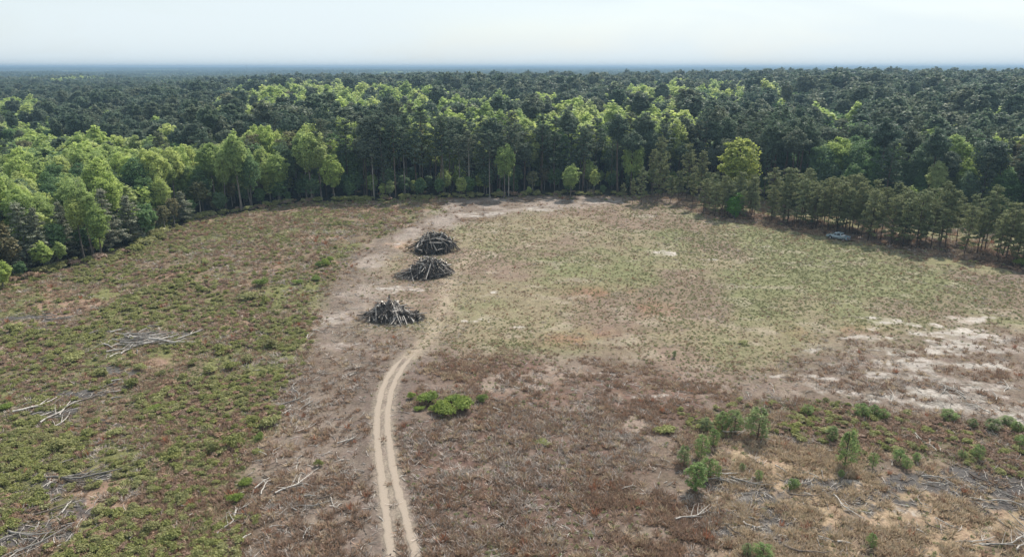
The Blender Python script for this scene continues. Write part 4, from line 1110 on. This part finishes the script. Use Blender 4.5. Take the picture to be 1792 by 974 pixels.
def pile(pxc, pyc, rx, ry, hgt, rot_, n_logs, seed, word, lean_to=(0, 0), low=None):
    g = np.random.default_rng(seed)
    cx, cy = P(pxc, pyc)
    gz = float(ground_z(cx, cy))
    ca, sa = math.cos(rot_), math.sin(rot_)
    def dome(u, v):
        """height at offset (u, v) in the pile's own axes"""
        q = np.hypot(u / rx, v / ry)
        q = q * (.86 + .45 * fbm(u + seed * 7, v, 3.0, seed, 2))
        h = .94 * hgt * np.clip(1 - q ** 3.0, 0, 1) ** .85 * (.72 + .42 * fbm(u * 1.0 + seed * 3, v * 1.0, 1.9, seed + 4, 2))
        if low: h = h * (low[0] + (1 - low[0]) * ss(low[1], low[2], u / rx * low[3]))
        return h
    # tangle of small branches over a solid dark mound added to block light
    sp = Soup()
    nu = 26
    uu, vv = np.meshgrid(np.linspace(-1, 1, nu), np.linspace(-1, 1, nu))
    rr_ = np.maximum(np.hypot(uu, vv), 1e-6); k_ = np.maximum(np.abs(uu), np.abs(vv)) / rr_
    U = uu * k_ * rx * .9; V_ = vv * k_ * ry * .9
    Z = dome(U, V_) * .80 + g.normal(size=U.shape) * .12 * (dome(U, V_) > .1) - .06
    Vx = np.stack([U * ca - V_ * sa, U * sa + V_ * ca, Z], -1).reshape(-1, 3)
    i_ = np.arange(nu - 1)[:, None] * nu + np.arange(nu - 1)[None]
    sp.add(Vx, np.stack([i_, i_ + 1, i_ + nu + 1, i_ + nu], -1).reshape(-1, 4), None, 0)
    for k in range(900):
        a = g.uniform(0, 6.28); q = math.sqrt(g.random()) * 1.12
        u, v = q * rx * math.cos(a), q * ry * math.sin(a)
        az = g.uniform(0, 6.28); ln = g.uniform(.5, 1.7)
        du, dv = math.cos(az) * ln / 2, math.sin(az) * ln / 2
        z0, z1 = float(dome(u - du, v - dv)), float(dome(u + du, v + dv))
        o_ = g.uniform(-.05, .22) + (.0 if g.random() < .8 else g.uniform(0, .25))
        tl = g.normal() * .38
        p0 = np.array([(u - du) * ca - (v - dv) * sa, (u - du) * sa + (v - dv) * ca, z0 * .93 + o_ - tl * .5])
        p1 = np.array([(u + du) * ca - (v + dv) * sa, (u + du) * sa + (v + dv) * ca, z1 * .93 + o_ + tl * .5])
        p0[2] = max(p0[2], .03); p1[2] = max(p1[2], .03)
        pm = (p0 + p1) / 2 + g.normal(size=3) * .06
        r = g.uniform(.015, .05)
        sp.tube([p0, pm, p1], [r, r * .8, r * .4], 4, m=int(g.random() < .22) + 0, cap=False)
    b = obj('brush', sp.mesh('brush', [M_LOGD, M_LOGG]), None, (cx, cy, gz))
    tag(b, 'tangled small branches filling the %s log pile' % word, 'brush', kind='stuff')
    for k in range(n_logs):
        a = g.uniform(0, 6.28); q = math.sqrt(g.random()) * .92
        u, v = q * rx * math.cos(a), q * ry * math.sin(a)
        grey = g.random() < .42
        me = LOGG[g.integers(4)] if grey else LOGD[g.integers(6)]
        ln = me_len[me.name] * .5
        # mostly lying up and down the slope, some across
        az = math.atan2(v / ry ** 2, u / rx ** 2) + (g.normal() * .6 if g.random() < .34 else g.uniform(0, 6.28))
        dx, dy = math.cos(az), math.sin(az)
        z0, z1 = float(dome(u - dx * ln, v - dy * ln)), float(dome(u + dx * ln, v + dy * ln))
        zc = float(dome(u, v))
        slope = math.atan2(z1 - z0, 2 * ln) * .9 + g.normal() * .22
        zc = max(zc * .93, (z0 + z1) / 2) + g.uniform(.0, .22) + .08
        lowend = zc - abs(math.sin(slope)) * ln
        if lowend < .1: zc += .1 - lowend
        o = obj('log', me, None, (cx + u * ca - v * sa, cy + u * sa + v * ca, gz + zc))
        o.rotation_euler = (g.uniform(0, 6.28), -slope, az + rot_)
        wx = u * ca - v * sa; wy = u * sa + v * ca
        wh = 'crest' if zc > hgt * .72 else ('near foot' if wy < -ry * .35 else 'far side' if wy > ry * .35 else 'left flank' if wx < 0 else 'right flank')
        lb = '%s %s log on the %s of the %s pile' % ('long' if ln > 2.2 else 'short' if ln < 1.5 else 'medium', 'weathered grey' if grey else 'dark barked', wh, word)
        tag(o, lb, 'log', 'logs in the %s pile, %s' % (word, wh))
me_len = {}
for me in LOGD + LOGG:
    xs = [v.co.x for v in me.vertices]; me_len[me.name] = max(xs) - min(xs)
pile(760, 437, 5.4, 4.8, 4.6, .1, 96, 31, 'farthest')
pile(745, 480, 6.2, 3.6, 3.7, .25, 92, 32, 'middle', low=(.34, -.75, .05, 1))
pile(688, 553, 5.4, 3.2, 3.4, -.1, 92, 33, 'nearest', low=(.42, -.45, .15, -1))

# ------------------------------------------------------------------ fallen branches and twigs
def make_branch(seed, ln, r, mat, forks=2, curve=.12):
    g = np.random.default_rng(seed); sp = Soup()
    t = np.linspace(0, 1, 7)
    b = g.normal(size=2) * curve * ln
    p = np.stack([(t - .5) * ln, b[0] * np.sin(t * 3.1) + g.normal(size=7) * .02 * ln, r + .02 + np.abs(b[1]) * .3 * np.sin(t * 3.1)], 1)
    sp.tube(p, r * (1 - .75 * t) + .008, 6)
    for k in range(forks):
        i = g.integers(2, 5); az = g.choice([-1, 1]) * g.uniform(.4, 1.1); l2 = ln * g.uniform(.2, .42)
        q = p[i]; e = q + np.array([math.cos(az) * l2, math.sin(az) * l2, g.uniform(-.02, .12) * l2])
        e[2] = max(e[2], .03)
        m_ = (q + e) / 2 + g.normal(size=3) * .04 * l2; m_[2] = max(m_[2], .03)
        sp.tube([q, m_, e], [r * .5, r * .35, .008], 5, cap=False)
    return sp.mesh('branch', mat, True)
BR = [make_branch(840 + i, g_[0], g_[1], M_STICK, g_[2]) for i, g_ in enumerate([(2.6, .055, 2), (3.6, .07, 3), (1.6, .06, 1), (4.6, .075, 3), (2.0, .045, 2), (1.1, .075, 0), (3.0, .05, 4)])]
BRB = [make_branch(860 + i, g_[0], g_[1], M_STICKB, g_[2]) for i, g_ in enumerate([(2.6, .06, 2), (3.4, .07, 3), (1.8, .05, 1)])]
# (crop x, crop y, spread x, spread y in crop px, count, mean angle deg, angle spread, scale, dark share, phrase)
g = np.random.default_rng(99)
def strew(lst, fn, k):
    for cx_, cy_, sx_, sy_, n_, an, asp, scs, dk, ph in lst:
        for _ in range(n_):
            a, b = fn(cx_ + g.normal() * sx_, cy_ + g.normal() * sy_)
            X, Y = P(a, min(b, 990))
            isd = g.random() < dk
            i = g.integers(3) if isd else g.integers(7)
            me = BRB[i] if isd else BR[i]
            o = obj('fallen_branch', me, None, (X, Y, float(ground_z(X, Y)) + .03 + g.uniform(0, .16)))
            s_ = scs * g.uniform(.55, 1.3)
            o.scale = (s_, s_, s_ * 1.2); o.rotation_euler = (g.normal() * .1, g.normal() * .07, R(an + g.normal() * asp))
            sz = ('stout', 'long forked', 'short', 'long branching', 'thin', 'stubby', 'many-forked')[i] if not isd else ('forked', 'long', 'short')[i]
            tag(o, '%s %s dead branch %s' % (sz, 'brown' if isd else 'silvery', ph), 'branch', 'dead branches ' + ph)
strew([(490, 215, 62, 18, 34, 25, 26, 1.55, .1, 'in the pale tangle on the left of the cut-over land'), (410, 255, 25, 10, 8, 30, 30, 1.5, 0, 'at the left end of the pale tangle'), (570, 225, 35, 20, 7, 20, 40, 1.1, .5, 'at the right end of the pale tangle'),
       (390, 385, 38, 22, 9, 30, 35, 1.2, .2, 'below the pale tangle'), (180, 455, 40, 24, 11, 45, 30, 1.3, .1, 'on the grey bare patch lower left'), (190, 146, 40, 5, 4, 8, 10, 1.4, .1, 'on the grey streak near the left edge'), (410, 100, 12, 8, 2, 100, 40, 1.0, 0, 'on the upper left slope'),
       (230, 702, 60, 8, 4, 5, 8, 1.5, .1, 'beside the lowest grey patch on the left'), (170, 790, 60, 60, 10, 60, 50, 1.0, .3, 'in the lower left brush'), (80, 940, 40, 25, 8, 50, 30, 1.1, .1, 'in the bottom left corner'),
       (1018, 400, 14, 60, 9, 78, 18, 1.0, 0, 'in the pale line left of the track'), (1070, 460, 22, 25, 4, 55, 20, 1.0, 0, 'beside the pale line left of the track'), (1040, 530, 20, 20, 2, 45, 10, .9, 0, 'lying alone left of the track'), (1080, 190, 20, 15, 4, 40, 30, 1.0, 0, 'on the sandy slope left of the nearest pile'),
       (960, 640, 45, 50, 9, 70, 40, .8, .1, 'on the worn ground left of the track'), (1020, 745, 60, 25, 10, 10, 35, .95, .3, 'on the litter left of the track'), (900, 720, 15, 25, 4, 70, 15, 1.1, .1, 'at the shrub edge left of the track'), (1060, 905, 8, 12, 3, 95, 20, .8, 0, 'near the bottom edge left of the track'),
       (820, 860, 25, 30, 7, 45, 25, .9, .2, 'at the lower shrub edge'), (960, 840, 70, 40, 9, 60, 60, .7, .4, 'low on the worn ground left of the track'), (790, 350, 30, 5, 1, -10, 5, 1.0, 0, 'among shrubs mid-left')], c1, 0)
strew([(1150, 280, 18, 18, 6, 65, 25, 1.0, 0, 'on the pale sand at the right'), (895, 320, 8, 18, 3, 80, 25, .9, 0, 'at the top of the shrubby band'), (1230, 345, 12, 10, 3, 110, 30, .8, 0, 'on the pink sand at the right'), (1350, 260, 20, 40, 4, 60, 40, .7, 0, 'near the right edge on pale sand'),
       (985, 445, 8, 12, 2, 110, 20, .8, 0, 'inside the shrubby band'), (1065, 500, 12, 20, 3, 80, 30, .8, 0, 'below the shrubby band'), (215, 645, 70, 16, 10, -18, 10, 1.15, .1, 'beside the sapling group'), (245, 455, 25, 10, 2, 25, 10, 1.0, 0, 'behind the sapling group'),
       (425, 620, 12, 22, 2, -55, 10, .9, 0, 'in the straw grass'), (600, 700, 60, 25, 8, -15, 25, 1.0, .5, 'on the dark char patch in straw grass'), (220, 780, 20, 15, 3, -50, 15, 1.0, 0, 'left of the bottom char patch'), (300, 850, 40, 30, 8, -45, 25, .7, .3, 'on the bottom char patch'),
       (620, 915, 60, 20, 4, -12, 10, 1.25, .1, 'long and low at the bottom edge'), (1110, 650, 40, 12, 4, -25, 12, 1.05, .1, 'on the litter right of the straw grass'), (1300, 700, 90, 35, 16, 20, 45, 1.0, .5, 'on the dark debris at the right edge'), (1220, 900, 60, 12, 5, 8, 12, .9, .1, 'in the bottom right corner'),
       (1420, 880, 20, 18, 5, 35, 20, 1.0, .1, 'at the extreme bottom right'), (700, 770, 20, 8, 3, -20, 30, .8, .1, 'in the middle of the char patch'), (60, 790, 50, 12, 3, 28, 8, 1.2, .1, 'under the bright sapling'), (1050, 850, 60, 30, 5, -40, 30, .7, .3, 'in the straw grass lower right')], c3, 1)
strew([(640, 370, 25, 20, 2, -20, 30, .7, 0, 'near the pale stubble right of the bushes'), (1220, 695, 20, 8, 2, 20, 15, .8, 0, 'at the right of the brown grass'), (50, 180, 18, 10, 3, 35, 8, 1.1, 0, 'just left of the top of the track'), (15, 460, 15, 15, 3, 70, 30, .8, .2, 'left of the middle of the track')],
      lambda a, b: (600 + a / 2.435, 574 + b / 2.435), 2)

def d_twig(X, Y):
    z = zones(X, Y)
    base = .045 + .34 * spots(X, Y, CHAR, 71) + .22 * z['sand'] + .10 * spots(X, Y, SCALDS, 81) * (1 - z['field'])
    road = np.exp(-(dist_line(X, Y, CENTRE + np.array([-7, 0])) / 6) ** 2) * .12
    st = blob(X, Y, 1110, 670, 14, 5) * .5 + blob(X, Y, 960, 720, 10, 4) * .3 + blob(X, Y, 640, 520, 6, 12) * .2
    for a, b in ((760, 450), (745, 497), (690, 570)): st = st + blob(X, Y, a, b, 7.5, 4.5) * .7
    for a, b, rx_, ry_, k_ in ((250, 590, 6, 2.6, 1.3), (205, 608, 4, 2, 1.1), (198, 675, 4, 2, .7), (92, 712, 4, 2.5, .8), (95, 554, 7, 1.2, .8), (115, 836, 5, 1.2, .8), (60, 950, 5, 3, .9), (516, 685, 1.5, 7, .9), (490, 810, 5, 4, .6), (520, 860, 7, 3, .6),
                               (1290, 840, 6, 2, .8), (1440, 862, 6, 2, .8), (1730, 865, 8, 3, .9), (1665, 690, 3, 2, .7), (1320, 925, 4, 2.5, .7), (1630, 720, 12, 2, .3)):
        st = st + blob(X, Y, a, b, rx_, ry_) * k_ * (.75 if a < 400 else .38)
    return (base * (1 - .8 * z['field']) + road + st) * z['clear'] * np.where(clear_of_track(X, Y) < .5, 0, 1)
TW = source('twig_sources', [make_branch(880 + i, g_[0], g_[1], (M_STICK, M_STICKB, M_LOGG)[i % 3], g_[2]) for i, g_ in enumerate([(.8, .034, 1), (1.3, .032, 2), (.5, .045, 0), (1.1, .03, 1), (.35, .05, 0), (1.6, .034, 2)])])
X, Y, gg = scatter(95000, d_twig, 804, 255)
n = len(X); sc_ = gg.uniform(.4, 1.25, n)
gn_stuff('twigs', np.stack([X, Y, ground_z(X, Y) + .02], 1), np.stack([gg.normal(size=n) * .15, gg.normal(size=n) * .15, gg.uniform(0, 6.28, n)], 1), np.stack([sc_] * 3, 1), gg.integers(0, 6, n), TW,
         'small broken sticks littering the bare and burnt ground')
print('twigs', n)

# ------------------------------------------------------------------ pickup
import bmesh
M_PAINT = plain('silver_blue_paint', (.29, .36, .41), .25, .3, coat=.6)
M_GLASS = plain('dark_window_glass', (.008, .011, .014), .12, spec=.25)
M_RUB = plain('tyre_rubber', (.02, .02, .02), .85)
M_RIM = plain('alloy_rim', (.45, .45, .46), .35, .8)
M_CHR = plain('chrome', (.62, .62, .62), .2, .9)
M_BLK = plain('black_trim', (.025, .025, .027), .6)
M_TAIL = plain('tail_lamp_red', (.30, .02, .02), .25)
M_LAMP = plain('head_lamp_clear', (.75, .78, .8), .12)
M_WHITE = plain('white_toolbox', (.75, .75, .74), .45)
def bm_obj(name, bm, mat, parent, bev=.0):
    bmesh.ops.recalc_face_normals(bm, faces=bm.faces)
    if bev: bmesh.ops.bevel(bm, geom=list(bm.edges), offset=bev, segments=2, affect='EDGES', clamp_overlap=True)
    me = bpy.data.meshes.new(name); bm.to_mesh(me); bm.free(); me.materials.append(mat)
    return obj(name, me, parent)
def extrude_profile(pts, y0, y1, top_in=0.0, zref=0, zspan=1):
    bm = bmesh.new(); A = []; B = []
    for x_, z_ in pts:
        k = top_in * max(0, min(1, (z_ - zref) / zspan))
        A.append(bm.verts.new((x_, y0 + k, z_))); B.append(bm.verts.new((x_, y1 - k, z_)))
    bm.faces.new(A); bm.faces.new(B[::-1])
    n_ = len(pts)
    for i in range(n_):
        bm.faces.new((A[i], A[(i + 1) % n_], B[(i + 1) % n_], B[i]))
    return bm
def bx(name, x0, x1, y0, y1, z0, z1, mat, parent, bev=.02):
    bm = bmesh.new()
    bmesh.ops.create_cube(bm, size=1)
    for v in bm.verts: v.co = ((x0 + x1) / 2 + v.co.x * (x1 - x0), (y0 + y1) / 2 + v.co.y * (y1 - y0), (z0 + z1) / 2 + v.co.z * (z1 - z0))
    return bm_obj(name, bm, mat, parent, bev)
def arc(cx, cz, r, a0, a1, k=9):
    return [(cx + r * math.cos(R(a0 + (a1 - a0) * i / (k - 1))), cz + r * math.sin(R(a0 + (a1 - a0) * i / (k - 1)))) for i in range(k)]
def build_truck():
    X, Y = P(1467, 417.5)
    hd = math.atan2(.79, -.61)
    t = empty('pickup_truck', (X, Y, float(ground_z(X, Y)) - .02), hd)
    tag(t, 'silver-blue crew-cab pickup parked in the shade of the young pines', 'pickup truck')
    FW, RW = 1.75, -1.85
    low = [(2.92, .55)] + arc(FW, .42, .50, 10, 170)[0:0]
    prof = [(2.95, .52), (2.95, .98), (2.80, 1.12), (1.30, 1.24), (1.15, 1.26), (-.95, 1.26), (-.95, .80), (-2.90, .80), (-2.90, .52)]
    prof += [(RW - .52, .50)] + arc(RW, .46, .52, 172, 8) + [(RW + .52, .46), (FW - .54, .42)] + arc(FW, .46, .52, 172, 8)
    body = bm_obj('body', extrude_profile(prof, -.99, .99, .07, .9, .4), M_PAINT, t)
    # greenhouse
    cab = [(1.22, 1.262), (.68, 1.96), (.45, 2.03), (-.76, 2.03), (-.90, 1.97), (-.95, 1.262)]
    cb = bm_obj('cab', extrude_profile(cab, -.93, .93, .16, 1.26, .66), M_PAINT, t, 0)
    for s in (-1, 1):
        for nm, pts in (('side_window', [(1.04, 1.31), (.66, 1.85), (.20, 1.90), (.20, 1.31)]), ('side_window', [(.10, 1.31), (.10, 1.90), (-.72, 1.90), (-.85, 1.31)])):
            bm = bmesh.new()
            vs = []
            for x_, z_ in pts:
                yy = .93 - .16 * min(1, (z_ - 1.26) / .66)
                vs.append((x_, yy, z_))
            A = [bm.verts.new((a, s * (b + .012), c)) for a, b, c in vs]; B = [bm.verts.new((a, s * (b - .01), c)) for a, b, c in vs]
            bm.faces.new(A); bm.faces.new(B[::-1])
            for i in range(4): bm.faces.new((A[i], B[i], B[(i + 1) % 4], A[(i + 1) % 4]))
            bm_obj(nm, bm, M_GLASS, cb)
        # bed walls
        bx('bed_side', -2.88, -.96, s * .985 - (.10 if s > 0 else 0), s * .985 + (.10 if s < 0 else 0), .802, 1.31, M_PAINT, t, .03)
        m_ = bx('mirror', .72, .86, s * 1.02 - .12 * (s < 0), s * 1.02 + .12 * (s > 0), 1.28, 1.48, M_PAINT, t, .03)
        for xh in (.30, -.62): bx('door_handle', xh - .1, xh + .08, s * .985 - .03, s * .985 + .03, 1.08, 1.12, M_CHR, t, .008)
        bx('running_board', -1.15, 1.05, s * .96 - .12, s * .96 + .06, .36, .44, M_CHR, t, .015)
        bx('headlight', 2.80, 2.965, s * .80 - .16, s * .80 + .16, .84, 1.04, M_LAMP, t, .02)
        bx('tail_light', -2.935, -2.84, s * .90 - .085, s * .90 + .085, .86, 1.24, M_TAIL, t, .015)
        for xw in (FW, RW):
            w = empty('wheel', (xw, s * .86, .40)); w.parent = t; w.rotation_euler = (R(90), 0, 0)
            def lathe(pr, mat, nm):
                bm = bmesh.new(); k = 24; rings = []
                for r_, z_ in pr: rings.append([bm.verts.new((r_ * math.cos(6.2832 * i / k), r_ * math.sin(6.2832 * i / k), z_)) for i in range(k)])
                for a in range(len(rings) - 1):
                    for i in range(k): bm.faces.new((rings[a][i], rings[a][(i + 1) % k], rings[a + 1][(i + 1) % k], rings[a + 1][i]))
                return bm_obj(nm, bm, mat, w)
            lathe([(.24, -.13), (.37, -.14), (.405, -.09), (.405, .09), (.37, .14), (.24, .13)], M_RUB, 'tyre')
            so = s * -1
            bm = bmesh.new(); k = 24
            c0 = bm.verts.new((0, 0, so * .09))
            ring = [bm.verts.new(((.245 if (i // 2) % 2 == 0 else .235) * math.cos(6.2832 * i / k), .245 * math.sin(6.2832 * i / k), so * (.12 if (i // 2) % 2 == 0 else .06))) for i in range(k)]
            for i in range(k): bm.faces.new((c0, ring[i], ring[(i + 1) % k]))
            bm_obj('rim', bm, M_RIM, w)
    def slab(nm, pts4, mat, par, thick=(0, 0, 0)):
        bm = bmesh.new(); A = [bm.verts.new(p) for p in pts4]; B = [bm.verts.new((p[0] + thick[0], p[1] + thick[1], p[2] + thick[2])) for p in pts4]
        bm.faces.new(A); bm.faces.new(B[::-1])
        for i in range(4): bm.faces.new((A[i], B[i], B[(i + 1) % 4], A[(i + 1) % 4]))
        return bm_obj(nm, bm, mat, par)
    slab('windshield', [(1.175, -.85, 1.325), (1.175, .85, 1.325), (.715, .74, 1.90), (.715, -.74, 1.90)], M_GLASS, cb, (.012, 0, .012))
    slab('rear_window', [(-.947, -.78, 1.36), (-.947, .78, 1.36), (-.882, .70, 1.80), (-.882, -.70, 1.80)], M_GLASS, cb, (-.018, 0, 0))
    bx('tailgate', -2.93, -2.86, -.81, .81, .81, 1.30, M_PAINT, t, .02)
    bx('bed_floor', -2.85, -.96, -.88, .88, .803, .83, M_BLK, t, 0)
    bx('toolbox', -1.42, -.98, -.86, .86, 1.16, 1.40, M_WHITE, t, .03)
    bx('rear_bumper', -3.06, -2.91, -.93, .93, .50, .70, M_CHR, t, .03)
    bx('front_bumper', 2.93, 3.06, -.94, .94, .46, .70, M_CHR, t, .03)
    bx('grille', 2.90, 2.975, -.60, .60, .72, 1.04, M_BLK, t, .01)
    bx('licence_plate', -3.075, -3.062, -.15, .15, .54, .68, M_WHITE, t, 0)
    bx('underbody', -2.7, 2.7, -.70, .70, .34, .60, M_BLK, t, 0)
    for s in (-1, 1): bx('sill_cladding', -1.22, 1.12, s * .985 - .02, s * .985 + .02, .47, .66, M_BLK, t, .01)
build_truck()

# ------------------------------------------------------------------ masts on the skyline
M_STEEL = plain('galvanised_steel', (.35, .36, .38), .5, .3)
def mast(px, top_y, D, label):
    X = D * (px - 896) / FPX * CP; Y = D
    b = float(hills(X, Y))
    top = CAM_H + (118 - top_y) / FPX * D / CP
    sp = Soup(); Hh = top - b; w = 1.4
    for k in range(3):
        a = k * 2.094
        sp.tube([(math.cos(a) * w, math.sin(a) * w, 0), (math.cos(a) * w * .6, math.sin(a) * w * .6, Hh)], [.28, .18], 4)
    for i in range(int(Hh / 6)):
        for k in range(3):
            a = k * 2.094; a2 = a + 2.094
            sp.tube([(math.cos(a) * w * .9, math.sin(a) * w * .9, i * 6.0), (math.cos(a2) * w * .85, math.sin(a2) * w * .85, i * 6.0 + 6)], [.15, .15], 4, cap=False)
    t = empty('radio_mast', (X, Y, b)); tag(t, label, 'mast')
    obj('lattice', sp.mesh('lattice', M_STEEL), t)
    s2 = Soup(); s2.tube([(0, 0, Hh - .5), (0, 0, Hh + 3)], [.3, .15], 6)
    obj('antenna', s2.mesh('antenna', M_STEEL), t)
mast(431, 113.5, 3000, 'thin radio mast on the skyline above the left of the wood')
mast(1459, 113.5, 3200, 'thin radio mast on the skyline above the right of the wood')

# ------------------------------------------------------------------ haze: pale even air
def build_haze():
    m = bpy.data.materials.new('haze_air'); m.use_nodes = True; t = m.node_tree
    for n_ in list(t.nodes): t.nodes.remove(n_)
    o = N(t, 'ShaderNodeOutputMaterial'); pv = N(t, 'ShaderNodeVolumePrincipled')
    pv.inputs['Color'].default_value = (.31, .47, .64, 1)
    pv.inputs['Density'].default_value = HAZE
    pv.inputs['Anisotropy'].default_value = .2
    L(t, pv.outputs[0], o.inputs['Volume'])
    bm = bmesh.new(); bmesh.ops.create_cube(bm, size=1)
    W = 25000.0; z0, z1 = -45.0, 62.0
    for v in bm.verts: v.co = (v.co.x * W, v.co.y * W, (z0 + z1) / 2 + v.co.z * (z1 - z0))
    me = bpy.data.meshes.new('haze'); bm.to_mesh(me); bm.free(); me.materials.append(m)
    tag(obj('haze', me), 'pale blue haze in the air over the far woods', 'haze', kind='stuff')
HAZE = 2.4e-4
build_haze()
